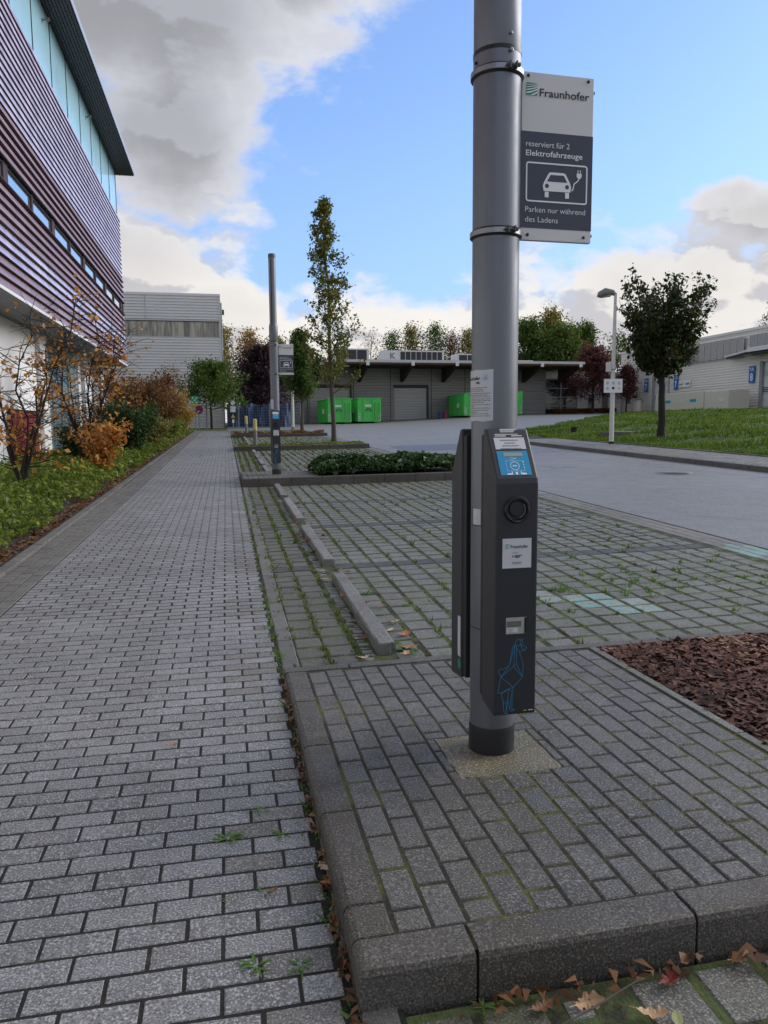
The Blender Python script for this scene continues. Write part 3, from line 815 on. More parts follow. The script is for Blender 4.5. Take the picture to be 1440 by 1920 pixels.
def charging_post(px, py, zb, near, lab):
    W = 'near' if near else 'far'
    PR = .093
    # ---- lamp column
    t = thing('lamp_column', (px, py, zb), lab['pole'], 'lamp post', 'grey columns carrying the chargers')
    n_ = 96 if near else 24
    Z = lambda z: zb+z
    b = MB(); b.tube([(px, py, Z(-.05)), (px, py, Z(2.79))], PR, n_); b.obj('lower_shaft', M['pole'], t, smooth=True)
    b = MB(); b.tube([(px, py, Z(2.795)), (px, py, Z(2.80)), (px, py, Z(3.10)), (px, py, Z(3.16))], [PR*.965, PR*.99, PR*.99, PR*.86], n_); b.obj('collar', M['pole'], t, smooth=True)
    b = MB(); b.tube([(px, py, Z(3.0)), (px, py, Z(4.50))], PR*.80, n_); b.obj('upper_shaft', M['pole'], t, smooth=True)
    b = MB(); b.tube([(px, py, Z(4.50)), (px, py, Z(4.57)), (px, py, Z(4.585))], [PR*.84, PR*.84, PR*.7], n_); b.obj('cap', M['pole_cap'], t, smooth=True)
    for sg in (-.35,): b = MB(); b.box((px+sg*PR-.006, py-PR*.80-.004, Z(3.06)), (px+sg*PR+.006, py-PR*.70, Z(4.46))); b.obj('light_slot', M['black'], t)
    b = MB(); b.tube([(px, py, Z(-.03)), (px, py, Z(.095)), (px, py, Z(.112))], [PR+.004, PR+.004, PR+.001], n_); b.obj('base_sleeve', M['sleeve'], t, smooth=True)
    b = MB(); b.tube([(px, py, Z(2.782)), (px, py, Z(2.797))], PR+.0012, n_); b.obj('seam', M['black'], t, smooth=True)
    for zz in (.53, .96): b = MB(); b.tube([(px, py, Z(zz)), (px, py, Z(zz+.004))], PR+.0006, n_); b.obj('door_seam', M['sleeve'], t, smooth=True)
    bolt(t, (px+.02, py-PR-.001, Z(2.835)), (.2, -1, 0), .006, M['steel'])
    bolt(t, (px+.02, py-PR-.001, Z(2.775)), (.2, -1, 0), .008, M['steel'])
    bolt(t, (px-PR, py-.02, Z(2.75)), (-1, -.2, 0), .006)
    if near:
        fm = lambda x, y, o=.001: (px+(PR+o)*math.sin(x/PR), py-(PR+o)*math.cos(x/PR), zb+y)
        ang = [i*.004 for i in range(8)]
        # small white asset label low on the shaft
        V = []; F = []
        for i in range(9): V += [(-.130+.0055*i, .965), (-.130+.0055*i, 1.03)]
        for i in range(8): F.append((2*i, 2*i+2, 2*i+3, 2*i+1))
        printed('asset_label', V, F, fm, M['paper'], t)
    # ---- notice wrapped round the shaft
    nt = thing('paper_notice', (px-PR, py, Z(1.4)), lab['paper'], 'notice', 'notices taped to the columns')
    V = []; F = []; k = 16; a0, a1 = -.205, -.037
    for i in range(k+1):
        x = a0+(a1-a0)*i/k; wob = .002*math.sin(i*.9)
        V += [(x, 1.385+wob), (x, 1.587+wob*.5)]
    for i in range(k): F.append((2*i, 2*i+2, 2*i+3, 2*i+1))
    fp = lambda x, y, o=.0025: (px+(PR+o)*math.sin(x/PR), py-(PR+o)*math.cos(x/PR), zb+y)
    printed('sheet', V, F, lambda x, y: fp(x, y, .0022+.0015*(1+math.sin(x*60))*.5), M['paper'], nt)
    if near:
        v, f = text_mesh('Fraunhofer', .014, .02, .088); printed('heading', v+np.array([-.178, 1.548]), f, lambda x, y: fp(x, y, .0045), M['print_black'], nt)
        v, f = text_mesh('PMS', .009, .02, .020); printed('heading', v+np.array([-.112, 1.532]), f, lambda x, y: fp(x, y, .0045), M['print_black'], nt)
        printed('emblem', *merge2(ring2(-.068, 1.556, .0105, .0118), strips([(-.073, -.063, 1.553, 1.558), (-.073, -.071, 1.548, 1.555), (-.065, -.063, 1.548, 1.555), (-.066, -.064, 1.557, 1.563)])), lambda x, y: fp(x, y, .0045), M['print_cyan'], nt)
        rects = []
        for q in range(17):
            y = 1.516-q*.0068-(q//3)*.002
            if y < 1.40: break
            L_ = random.choice((.04, .075, .10, .11)); x = -.16
            while x < -.16+L_: 
                wl = random.uniform(.006, .016); xe = min(x+wl, -.045)
                n2 = max(1, int(wl/.006)); rects += [(x+(xe-x)*i/n2, x+(xe-x)*(i+1)/n2-(.0 if i < n2-1 else .001), y, y+.0026) for i in range(n2)]; x += wl+.0015
        printed('small_print', *strips(rects), lambda x, y: fp(x, y, .0045), M['print_grey'], nt)
    # ---- sign board on two clamps
    s = thing('charging_sign', (px+PR, py, Z(2.1)), lab['sign'], 'sign', 'signs reserving the charging bays')
    x0, x1, z0, z1 = px+.098, px+.408, Z(2.105), Z(2.742)
    ry = .035
    sy = lambda x: py-.012+(x-x0)*ry
    def slabq(a, b_, za, zc, o0, o1, mat_, nm, bev=0):
        bb = MB(); bb.v = [(a, sy(a)+o0, za), (b_, sy(b_)+o0, za), (b_, sy(b_)+o0, zc), (a, sy(a)+o0, zc), (a, sy(a)+o1, za), (b_, sy(b_)+o1, za), (b_, sy(b_)+o1, zc), (a, sy(a)+o1, zc)]
        bb.f = [(0, 1, 2, 3), (7, 6, 5, 4), (0, 4, 5, 1), (1, 5, 6, 2), (2, 6, 7, 3), (3, 7, 4, 0)]; bb.mi = [0]*6
        return bb.obj(nm, mat_, s, bevel=bev)
    slabq(x0, x1, z0, z1, 0, .022, M['sign_silver'], 'panel', .002)
    slabq(x0+.0, x1, z0+.047, z0+.415, -.0012, -.0002, M['sign_navy'], 'dark_field')
    fs = lambda x, y, o=.0016: (x0+x, sy(x0+x)-o-.0008, z0+y)
    logo(s, .018, .550, .046, fs)
    v, f = text_mesh('Fraunhofer', .029, .012, .215); printed('lettering', v+np.array([.074, .549]), f, fs, M['print_black'], s)
    v, f = text_mesh('reserviert für 2', .0215, -.004, .188); printed('lettering', v+np.array([.019, .358]), f, lambda x, y: fs(x, y, .0022), M['print_white'], s)
    v, f = text_mesh('Elektrofahrzeuge', .0215, .009, .245); printed('lettering', v+np.array([.019, .323]), f, lambda x, y: fs(x, y, .0022), M['print_white'], s)
    v, f = text_mesh('Parken nur während', .0215, -.006, .262); printed('lettering', v+np.array([.019, .108]), f, lambda x, y: fs(x, y, .0022), M['print_white'], s)
    v, f = text_mesh('des Ladens', .0215, -.006, .142); printed('lettering', v+np.array([.019, .070]), f, lambda x, y: fs(x, y, .0022), M['print_white'], s)
    # pictogram: rounded frame, car, plug
    fx0, fx1, fy0, fy1, r_, w_ = .020, .288, .148, .300, .012, .006
    ringp = []
    for (cx, cy, a) in ((fx1-r_, fy1-r_, 0), (fx0+r_, fy1-r_, 90), (fx0+r_, fy0+r_, 180), (fx1-r_, fy0+r_, 270)):
        for q in range(6): ringp.append((cx, cy, R(a+18*q)))
    V = []; F = []
    for cx, cy, a in ringp: V += [(cx+r_*math.cos(a), cy+r_*math.sin(a)), (cx+(r_-w_)*math.cos(a), cy+(r_-w_)*math.sin(a))]
    k = len(ringp)
    for i in range(k): j = (i+1) % k; F.append((2*i, 2*j, 2*j+1, 2*i+1))
    fsw = lambda x, y: fs(x, y, .0022)
    printed('pictogram_frame', V, F, fsw, M['print_white'], s)
    cx, cy = .155, .212
    car = [(-.058, -.020), (.058, -.020), (.062, .0), (.056, .016), (.036, .050), (.028, .053), (-.028, .053), (-.036, .050), (-.056, .016), (-.062, .0)]
    win = [(-.044, .017), (.044, .017), (.029, .043), (-.029, .043)]
    printed('car_symbol', *merge2(([(cx+a, cy+c) for a, c in car], [tuple(range(len(car)))]), strips([(cx-.053, cx-.036, cy-.044, cy-.022), (cx+.036, cx+.053, cy-.044, cy-.022)])), fsw, M['print_white'], s)
    printed('car_window', *merge2(([(cx+a, cy+c) for a, c in win], [(0, 1, 2, 3)]), disc2(cx-.044, cy-.0, .0085), disc2(cx+.044, cy, .0085)), lambda x, y: fs(x, y, .0028), M['sign_navy'], s)
    cab = [(.062, -.012), (.069, -.010), (.072, .002), (.074, .014), (.082, .020), (.090, .026), (.096, .036)]
    segs = [((cx+a[0], cy+a[1]), (cx+b_[0], cy+b_[1])) for a, b_ in zip(cab[:-1], cab[1:])]
    printed('plug_symbol', *merge2(polyline2(segs, .0045), ([(cx+.085, cy+.056), (cx+.085, cy+.044), (cx+.091, cy+.036), (cx+.101, cy+.036), (cx+.107, cy+.044), (cx+.107, cy+.056)], [(0, 1, 2, 3, 4, 5)]), strips([(cx+.089, cx+.0925, cy+.055, cy+.069), (cx+.0995, cx+.103, cy+.055, cy+.069)])), fsw, M['print_white'], s)
    for (a, c) in ((.026, .622), (.284, .622), (.030, .020), (.276, .020)): bolt(s, fs(a, c, .0), (0, -1, 0), .006)
    for c in (.585, .030): bolt(s, (x1, sy(x1)+.01, z0+c), (1, 0, 0), .007)
    for zc in (2.118, 2.715):
        b = MB(); b.tube([(px, py, Z(zc-.018)), (px, py, Z(zc-.012)), (px, py, Z(zc+.012)), (px, py, Z(zc+.018))], [PR+.002, PR+.0075, PR+.0075, PR+.002], n_); b.obj('clamp_rubber', M['rubber'], s, smooth=True)
        b = MB(); b.tube([(px, py, Z(zc-.0095)), (px, py, Z(zc+.0095))], PR+.0105, n_); b.obj('clamp_band', M['steel'], s, smooth=True)
        b = MB()
        for sg in (-.014, .012): b.box((px+.022+sg, py-PR-.028, Z(zc-.012)), (px+.027+sg, py-PR-.004, Z(zc+.012)))
        b.obj('clamp_lug', M['steel_dark'], s)
        b = MB(); b.tube([(px-.005, py-PR-.020, Z(zc)), (px+.050, py-PR-.020, Z(zc))], .004, 8); b.tube([(px+.042, py-PR-.020, Z(zc)), (px+.05, py-PR-.020, Z(zc))], .008, 6); b.obj('clamp_bolt', M['steel_dark'], s)
    # ---- chargers, front and back
    def charger(front):
        sg = -1 if front else 1
        cx = px-.009
        yb, yf = py+sg*.095, py+sg*.287
        z0_, zf, zt_ = Z(.245), Z(1.15), Z(1.352)
        t2 = thing('ev_charger', (cx, yb, z0_), lab['front' if front else 'rear'], 'charger', 'chargers bolted to the columns')
        ym = yb+(yf-yb)*.22
        prof = [(ym, z0_+.02), (yf-sg*.012, z0_), (yf, z0_+.008), (yf, zf), (yf-sg*.004, zf+.02), (ym+sg*.028, zt_), (ym, zt_+.003)]
        b = MB(); b.prism(prof, 0, cx-.085, cx+.085)
        body = b.obj('housing', M['charger'], t2, bevel=.007 if near else 0)
        b = MB(); b.prism([(yb, z0_+.03), (ym+sg*.005, z0_+.03), (ym+sg*.005, zf), (ym-sg*.006, zt_-.03), (yb, zt_-.02)], 0, cx-.078, cx+.078); b.obj('back_plate', M['charger_back'], t2, bevel=.003 if near else 0)
        if not front:
            if near:
                b = MB(); b.box((cx-.0872, yb+.05, z0_+.11), (cx-.0852, yb+.085, z0_+.29)); b.obj('rating_label', M['paper'], t2)
                b = MB(); b.tube([(cx-.0852, yb+.065, z0_+.075), (cx-.0868, yb+.065, z0_+.075)], .022, 16); b.obj('seal_sticker', M['print_green'], t2)
            return
        ff = lambda x, z, o=.0015: (cx+x, yf+sg*o, Z(z))
        # sloping head: u across, v up the slope (0..1)
        hy0, hz0, hy1, hz1 = yf-sg*.004, zf+.02, ym+sg*.028, zt_
        Ls = math.hypot(hy1-hy0, hz1-hz0); nn = Vector((0, sg*(hz1-hz0)/Ls, abs(hy1-hy0)/Ls))
        fh = lambda x, v, o=.0015: (cx+x, hy0+(hy1-hy0)*v/Ls+nn.y*o, hz0+(hz1-hz0)*v/Ls+nn.z*o)
        printed('touch_panel', *strips([(-.062, .062, .012, .118)]), fh, M['panel_blue'], t2)
        printed('display', *strips([(-.036, .040, .094, .110)]), lambda x, v: fh(x, v, .0025), M['lcd'], t2)
        printed('label_strip', *strips([(-.062, .062, .126, .178)]), fh, M['paper'], t2)
        if near:
            printed('panel_symbols', *merge2(ring2(0, .052, .0165, .0185), strips([(-.034, .036, .074, .0748), (-.034, .036, .030, .0308), (-.034, -.0332, .030, .0748), (.0352, .036, .030, .0748), (-.008, -.004, .049, .055), (-.002, .002, .049, .055), (.004, .008, .049, .055), (-.036, -.014, .014, .020), (-.018, -.014, .018, .027), (-.003, .006, .014, .026), (.018, .022, .016, .027), (.022, .040, .014, .021)]), ring2(-.006, .084, .005, .006), strips([(.0, .012, .083, .085)])), lambda x, v: fh(x, v, .0025), M['print_white'], t2)
            printed('status_lights', *merge2(disc2(.036, .068, .003), disc2(.036, .057, .0022), disc2(.036, .044, .0022)), lambda x, v: fh(x, v, .0035), M['led'], t2)
            rects = []
            for q, (a, c) in enumerate(((-.036, .036), (-.022, .022), (-.032, .034), (-.042, .042))):
                x = a; y = .170-q*.0125
                while x < c: wl = random.uniform(.005, .011); rects.append((x, min(c, x+wl), y-.0062, y-.0022)); x += wl+.002
            printed('label_lines', *strips(rects), lambda x, v: fh(x, v, .0025), M['print_grey'], t2)
            rects = [(-.030, .040, .214, .217), (-.030, .030, .208, .2105), (-.030, .026, .203, .2055), (-.055, .04, .192, .1945), (-.055, -.01, .184, .1875), (.012, .055, .184, .1875)]
            printed('head_lines', *strips(rects), fh, M['print_white'], t2)
        # socket
        sx, sz = -.004+.002, 1.06-.008
        b = MB(); n2 = 40
        prof2 = [(.050, 0), (.052, .006), (.048, .012), (.040, .012), (.037, .004), (.034, -.012)]
        i0 = 0
        for (r2, o) in prof2:
            for j in range(n2): a = 6.28318*j/n2; b.v.append(ff(sx+r2*math.cos(a), sz+r2*math.sin(a), o))
        for a in range(len(prof2)-1):
            for j in range(n2): b.f.append((a*n2+j, a*n2+(j+1) % n2, (a+1)*n2+(j+1) % n2, (a+1)*n2+j))
        b.mi = [0]*len(b.f); b.obj('socket_ring', M['black'], t2, smooth=True)
        b = MB(); b.v = [ff(sx+.0365*math.cos(6.28318*j/n2), sz+.0365*math.sin(6.28318*j/n2), .0025) for j in range(n2)]; b.f = [tuple(range(n2))]; b.mi = [0]; b.obj('socket_recess', M['rubber'], t2)
        b = MB(); 
        for j in range(n2): a = 6.28318*j/n2; b.v.append(ff(sx-.005+.027*math.cos(a), sz+.004+.027*math.sin(a), .0085))
        for j in range(n2): a = 6.28318*j/n2; b.v.append(ff(sx-.005+.029*math.cos(a), sz+.004+.029*math.sin(a), .0027))
        b.f = [tuple(range(n2))]+[(j, n2+j, n2+(j+1) % n2, (j+1) % n2) for j in range(n2)]; b.mi = [0]*len(b.f); b.obj('socket_flap', M['charger_back'], t2, smooth=True)
        printed('flap_edge', *ring2(sx+.001, sz+.0, .029, .034, 14, R(-75), R(40)), lambda x, z: ff(x, z, .004), M['steel_dark'], t2)
        printed('ring_marks', *merge2(ring2(sx, sz, .0425, .0445, 5, R(205), R(235)), ring2(sx, sz, .0425, .0445, 5, R(255), R(285)), ring2(sx, sz, .0425, .0445, 5, R(-5), R(20))), lambda x, z: ff(x, z, .0135), M['print_grey'], t2)
        # square sticker
        printed('sticker', *strips([(-.058, .058, .828, .942)]), lambda x, z: ff(x, z, .0012+.0008*math.sin(z*90)), M['paper'], t2)
        if near:
            logo(t2, -.045, .905, .0155, lambda x, z, o: ff(x, z, .003+o))
            v, f = text_mesh('Fraunhofer', .0125, .012, .070); printed('sticker_lettering', v+np.array([-.026, .905]), f, lambda x, z: ff(x, z, .0035), M['print_black'], t2)
            printed('sticker_lines', *strips([(-.020, .004, .886, .8875), (-.009, .020, .876, .8785), (-.009, .012, .872, .8745), (-.009, .010, .868, .8705), (-.020, -.015, .871, .877), (-.020, .018, .850, .8515), (-.020, .018, .845, .8465)]), lambda x, z: ff(x, z, .0035), M['print_black'], t2)
        # meter window
        b = MB(); b.box((cx-.041, min(yf, yf+sg*.002), Z(.572)), (cx+.042, max(yf, yf+sg*.002), Z(.636))); b.obj('meter_window', M['meter'], t2)
        printed('meter_display', *strips([(-.038, .020, .600, .622)]), lambda x, z: ff(x, z, .003), M['lcd_dark'], t2)
        printed('meter_frame', *strips([(.033, .042, .573, .635)]), lambda x, z: ff(x, z, .0032), M['black'], t2)
        if near:
            printed('meter_plate', *strips([(-.038, .006, .576, .596)]), lambda x, z: ff(x, z, .003), M['paper'], t2)
            printed('meter_lines', *strips([(-.034, -.012, .590, .592), (-.034, -.016, .584, .586), (-.034, -.0, .578, .5795), (-.012, .002, .607, .615)]), lambda x, z: ff(x, z, .0042), M['print_grey'], t2)
        # line drawing of a llama and maker's mark
        P = {k: (a-1.0665, c-.15) for k, (a, c) in dict(e1=(1.0763, .7014), h0=(1.0645, .6906), h1=(1.0635, .6768), n0=(1.0529, .6729), n1=(1.0507, .6523), n2=(1.0407, .5963), b0=(1.0159, .5854), t0=(.9958, .5834), t1=(1.0067, .5548), t2=(.9943, .4907), t3=(1.0086, .4919), u0=(1.0382, .5058), u1=(1.0584, .51), l0=(1.0539, .4941), l1=(1.0535, .4237), l2=(1.0644, .4193), l3=(1.0488, .4159), l4=(1.0439, .4246), l5=(1.0363, .4604), l6=(1.0305, .4492), l7=(1.0297, .414), l8=(1.037, .4052), l9=(1.025, .4074), la=(1.0188, .422), lb=(1.0185, .4525), lc=(1.0098, .4859), s0=(1.0586, .5927), s1=(1.0704, .6046), c0=(1.0951, .5492), c1=(1.098, .5956), c2=(1.0954, .6098), c3=(1.0805, .6526), c4=(1.0696, .6649), j0=(1.0671, .6766), j1=(1.0862, .6742), e2=(1.0942, .699), e3=(1.0835, .6963), e4=(1.0909, .6773), m0=(1.1114, .6644), m1=(1.102, .6546), m2=(1.0877, .6521), m3=(1.0948, .6597)).items()}
        for line in ('e1 h0 h1 n0 n1 n2 b0 t0 t1 t2 t3 u0 u1 c0 c1 c2 c3 m2 m1 m0 e4 e2 e3 e1', 'h1 n2', 'h1 s0', 'j0 c4 s1', 'n2 t1', 't1 s0', 't1 u1', 's0 s1 c0 s0', 'u1 l0 l1 l2 l3 l4 l5', 't3 lc lb la l9 l8 l7 l6 l5 u0 lc', 'u0 l0', 'j0 j1 e4', 'j1 m3 m1', 'h1 j0', 'l5 l7', 'l4 l0', 'c4 c3', 'e3 j1', 'lb l6'):
            nm = line.split(); printed('llama_line', *polyline2([(P[a], P[c]) for a, c in zip(nm[:-1], nm[1:])], .0011 if near else .002), ff, M['print_cyan'], t2)
        if near:
            v, f = text_mesh('-eGo', .0055, .01, .016); printed('maker_mark', v+np.array([.032, .262]), f, ff, M['yellow_print'], t2)
            v, f = text_mesh('easy', .0048, .02, .019); printed('maker_mark', v+np.array([.055, .263]), f, ff, M['print_white'], t2)
    charger(True); charger(False)
charging_post(POLE[0][0], POLE[0][1], zt1(*POLE[0]), True, dict(
    pole='thick grey metal lamp column standing in the near paved island', paper='white paper notice wrapped around the near grey column above the charger',
    sign='large silver and navy charging sign clamped to the near column', front='black charger with blue panel and llama drawing on the near column', rear='black charger behind the near column, seen from its side'))
charging_post(POLE[1][0], POLE[1][1], zt2(*POLE[1]), False, dict(
    pole='slim grey lamp column farther off, rising beside the ivy bed', paper='small pale notice taped to the farther grey column',
    sign='small distant silver and navy charging sign on the farther column', front='distant black charger with small blue panel on the farther column', rear='distant black charger on the back of the farther column'))
# ------------------------------------------------------------------ office building with plank facade
ob = thing('office_building', (-8, 33.9, gz(-8, 33.9)), 'long office building with lavender and mauve slatted facade over glazed ground floor', 'building')
FX, YE = -4.0, 33.9
box('core', (-16, -8, 4.20), (FX-.10, YE-.03, 10.10), M['maroon'], ob)
box('attic_core', (-16, -8, 10.10), (FX-.40, YE-.06, 11.95), M['frame_dark'], ob)
box('ground_floor_core', (-16, -8, -.5), (-5.05, YE-.4, 4.10), M['grey_wall'], ob)
def plank(z0, z1, ya, yb, mt):
    b = MB(); b.prism([(FX+(.012 if z0 < 7.7 else -.024), z0), (FX-.062, z1), (FX-.09, z1), (FX-.09, z0)], 1, ya, yb)
    me = b.mesh('facade_plank')
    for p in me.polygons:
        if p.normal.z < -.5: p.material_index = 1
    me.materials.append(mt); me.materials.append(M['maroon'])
    o = bpy.data.objects.new('facade_plank', me); COL.objects.link(o); adopt(o, ob)
def band(z0, z1, n_, mats_, seg, off):
    h = (z1-z0)/n_
    for k in range(n_):
        ys = [-8, 14.6+off*(k % 2)]
        while ys[-1] < YE-seg*.6: ys.append(ys[-1]+seg)
        if YE-ys[-1] > .05: ys.append(YE)
        for a, c in zip(ys[:-1], ys[1:]): plank(z0+k*h, z0+(k+1)*h-.006, a+.006, min(c, YE)-.006, mats_[k])
LV, MV = M['lavender'], M['mauve']
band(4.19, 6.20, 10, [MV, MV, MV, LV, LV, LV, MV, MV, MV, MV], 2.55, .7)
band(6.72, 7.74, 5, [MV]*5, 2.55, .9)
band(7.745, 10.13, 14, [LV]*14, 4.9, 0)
box('lower_trim', (FX-.12, -8, 4.12), (FX+.012, YE+.012, 4.185), M['white_trim'], ob)
box('window_sill', (FX-.16, -8, 6.205), (FX+.03, YE+.01, 6.225), M['maroon'], ob)
box('window_head', (FX-.16, -8, 6.685), (FX+.02, YE+.01, 6.715), M['maroon'], ob)
y = 14.6-2.1*3
k = 0
while y < YE-.3:
    ye = min(y+1.9, YE-.05)
    w_ = box('window', (FX-.13, y, 6.228), (FX-.09, ye, 6.682), M['glass_mirror'], ob)
    if y > 13:
        fr = MB(); fr.box((FX-.10, ye-.03, 6.228), (FX-.05, ye+(.30 if k % 2 else .10), 6.682)); fr.obj('mullion', M['maroon'], w_)
        fr = MB(); fr.box((FX-.095, y, 6.61), (FX-.06, ye, 6.64)); fr.obj('blind_rail', M['frame_dark'], w_)
    y = ye+(.30 if k % 2 else .10); k += 1
# glazed top storey
y = 12.; k = 0
while y < YE-.1:
    ye = min(y+2.0, YE)
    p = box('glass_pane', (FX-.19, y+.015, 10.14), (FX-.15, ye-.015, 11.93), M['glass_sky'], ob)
    box('mullion', (FX-.165, ye-.02, 10.14), (FX-.135, ye+.02, 11.93), M['frame_dark'], p)
    if k in (4, 7):
        b = MB(); b.tube([(FX-.15, y+1.2, 11.55), (FX-.02, y+1.2, 11.56)], .025, 10); b.tube([(FX-.06, y+1.2, 11.52), (FX+.02, y+1.2, 11.60)], .045, 10); b.obj('spotlight', M['steel'], ob, smooth=True)
    y = ye; k += 1
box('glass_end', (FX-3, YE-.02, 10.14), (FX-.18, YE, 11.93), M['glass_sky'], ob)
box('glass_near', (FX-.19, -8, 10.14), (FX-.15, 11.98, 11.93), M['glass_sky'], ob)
roof = box('roof', (-16, -8, 11.99), (-3.44, 34.35, 12.14), M['eave'], ob)
box('roof_edge', (-3.438, -8, 11.985), (-3.425, 34.36, 12.15), M['solar_frame'], roof)
for i in range(9):
    x = -3.47-.085*i; box('soffit_board', (x-.07, -8, 11.955), (x, 34.33, 11.988), M['eave'], roof)
# recessed ground floor
GX = -4.95
box('soffit', (-6, -8, 4.10), (FX-.02, YE, 4.118), M['soffit'], ob)
box('ground_wall', (GX-.1, -8, .0), (GX, 22.1, 4.098), M['white_wall'], ob)
box('column', (GX-.2, 22.12, .2), (GX+.12, 22.95, 4.097), M['white_trim'], ob)
cw = box('curtain_wall', (GX-.12, 22.97, .3), (GX-.08, 27.75, 4.096), M['glass_pale'], ob)
for i in range(5):
    yy = 22.97+i*1.19; box('mullion', (GX-.085, yy, .3), (GX-.02, yy+.05, 4.09), M['white_trim'] if i in (0, 4) else M['grey_wall'], cw)
for i in range(9):
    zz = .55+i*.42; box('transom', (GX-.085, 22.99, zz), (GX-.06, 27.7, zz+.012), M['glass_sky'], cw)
box('column', (GX-.2, 27.77, .3), (GX+.06, 28.2, 4.095), M['white_trim'], ob)
box('recess', (GX-.6, 28.22, .3), (GX-.55, 29.0, 4.094), M['frame_dark'], ob)
box('column', (GX-.2, 29.05, .3), (GX+.05, 30.5, 4.095), M['white_wall'], ob)
for i in range(6): box('cladding_mark', (GX+.052, 29.5+.1*(i % 2), 2.2-.14*i), (GX+.058, 29.62+.1*(i % 2)+.2*(i % 3), 2.27-.14*i), M['black'], ob)
box('wall_panel', (GX-.2, 30.55, .3), (GX-.05, 33.0, 4.094), M['grey_wall'], ob)
box('end_fin', (GX-.6, 33.03, .3), (GX+.02, 33.72, 4.096), M['white_wall'], ob)
rd = box('red_panel', (GX-.02, 19.1, .0), (GX+.04, 21.85, 1.95), M['red_door'], ob)
box('frame', (GX-.02, 19.04, .0), (GX+.06, 19.095, 2.0), M['frame_dark'], rd); box('frame', (GX-.02, 19.1, 1.955), (GX+.06, 21.9, 2.0), M['frame_dark'], rd)

# ------------------------------------------------------------------ corrugated sheds
def corr(z0, z1, pitch, out, d, flip=1):
    P = []; z = z0
    while z < z1-1e-6:
        for a, o in ((0, 0), (.50, 0), (.62, 1), (.92, 1)):
            if z+a*pitch <= z1: P.append((out-flip*o*d, z+a*pitch))
        z += pitch
    P.append((out, z1)); return P
# tall silver warehouse at the end of the path
wh = thing('warehouse', (-8, 66, gz(-8, 66)), 'tall silver corrugated warehouse with a yellowed window band at the path end', 'building')
WY = 66
for (a, c, nm) in ((.9, 8.98, 'lower_cladding'), (10.32, 12.35, 'upper_cladding')):
    b = MB(); b.sheet(corr(a, c, .235, WY, .09), 0, -18, -.26); b.obj(nm, M['clad_light'], wh, fix=False)
    b = MB(); b.sheet([(p[0]-WY-.26+.0, p[1]) for p in corr(a, c, .235, WY, .05, -1)], 1, WY+.02, 110); b.obj('side_cladding', M['clad_light'], wh, fix=False)
box('core', (-18, WY+.12, .5), (-.40, 110, 12.3), M['grey_wall'], wh)
for i in range(21):
    x = -.33-.475*(i+1); box('light_panel', (x+.02, WY-.01, 9.04), (x+.455, WY+.03, 10.26), M['lightband'], wh)
    box('panel_bar', (x-.02, WY-.03, 9.02), (x+.02, WY+.04, 10.28), M['grey_wall'], wh)
box('band_sill', (-18, WY-.06, 8.98), (-.24, WY+.05, 9.03), M['roof_white'], wh); box('band_head', (-18, WY-.06, 10.27), (-.24, WY+.05, 10.32), M['frame_dark'], wh)
box('roof_edge', (-18, WY-.10, 12.35), (-.18, 110, 12.55), M['clad_light'], wh)
box('corner_post', (-.34, WY-.06, .8), (-.20, WY+.06, 12.34), M['roof_white'], wh)
b = MB(); b.tube([(-.12, WY+.9, 1), (-.12, WY+.9, 12.0)], .07, 8); b.obj('downpipe', M['grey_wall'], wh)
b = MB(); b.tube([(-6.2, WY-.08, 10.4), (-6.2, WY-.08, 12.3)], .02, 6); b.obj('lightning_rod', M['grey_wall'], wh)
b = MB(); b.box((-.2, WY+2, 11.2), (.12, WY+2.4, 11.6)); b.obj('floodlight', M['frame_dark'], wh)

# low loading hall with wide canopy
lh = thing('loading_hall', (18, 80, gz(18, 80)), 'low dark corrugated loading hall with wide wooden canopy and roller doors', 'building')
HY = 80
doors = [(8.6, 13.1), (17.6, 21.5)]
def wallpiece(x0, x1, z0, z1, mt=None, pitch=.30):
    b = MB(); b.sheet(corr(z0, z1, pitch, HY, .06), 0, x0, x1); b.obj('wall_cladding', mt or M['clad_dark'], lh, fix=False)
xs_ = [2.0]+[v for d in doors for v in d]+[35.0]
for i in range(0, len(xs_), 2): wallpiece(xs_[i], xs_[i+1], 1.5, 7.75)
for (a, c) in doors:
    wallpiece(a, c, 5.95, 7.75)
    b = MB(); b.sheet(corr(1.8, 5.66, .28, HY+.16, .045), 0, a+.1, c-.1); d = b.obj('roller_door', M['clad_door'], lh, fix=False)
    box('door_head', (a, HY-.08, 5.66), (c, HY+.2, 5.96), M['frame_dark'], lh); box('jamb', (a, HY-.08, 1.8), (a+.12, HY+.2, 5.66), M['clad_dark'], d); box('jamb', (c-.16, HY-.08, 1.8), (c, HY+.2, 5.66), M['frame_dark'], d)
for x in (5.0, 8.4, 13.3, 17.3, 21.8, 25.6, 30.0): box('panel_joint', (x-.03, HY-.075, 1.8), (x+.03, HY-.06, 7.6), M['frame_dark'], lh)
box('core', (2, HY+.3, 1), (35, HY+25, 7.8), M['frame_dark'], lh)
cn = box('canopy', (1.8, 74.75, 7.86), (37.1, HY+26, 8.12), M['roof_white'], lh)
box('canopy_underside', (2.0, 74.95, 7.66), (36.9, HY+24, 7.855), M['wood_dark'], cn); box('canopy_rail', (1.9, 74.85, 7.70), (37.0, 74.94, 7.85), M['wood'], cn)
for x in (4.7, 9.3, 13.9, 18.5, 23.1, 27.7, 32.3, 36.6):
    b = MB(); b.prism([(74.9, 7.655), (HY+.1, 7.655), (HY+.1, 6.2), (HY-.5, 6.25), (75.2, 7.45)], 0, x-.14, x+.14); b.obj('canopy_beam', M['wood_dark'], lh)
    box('beam_plate', (x-.16, 74.68, 7.56), (x+.16, 74.745, 7.96), M['clad_light'], lh)
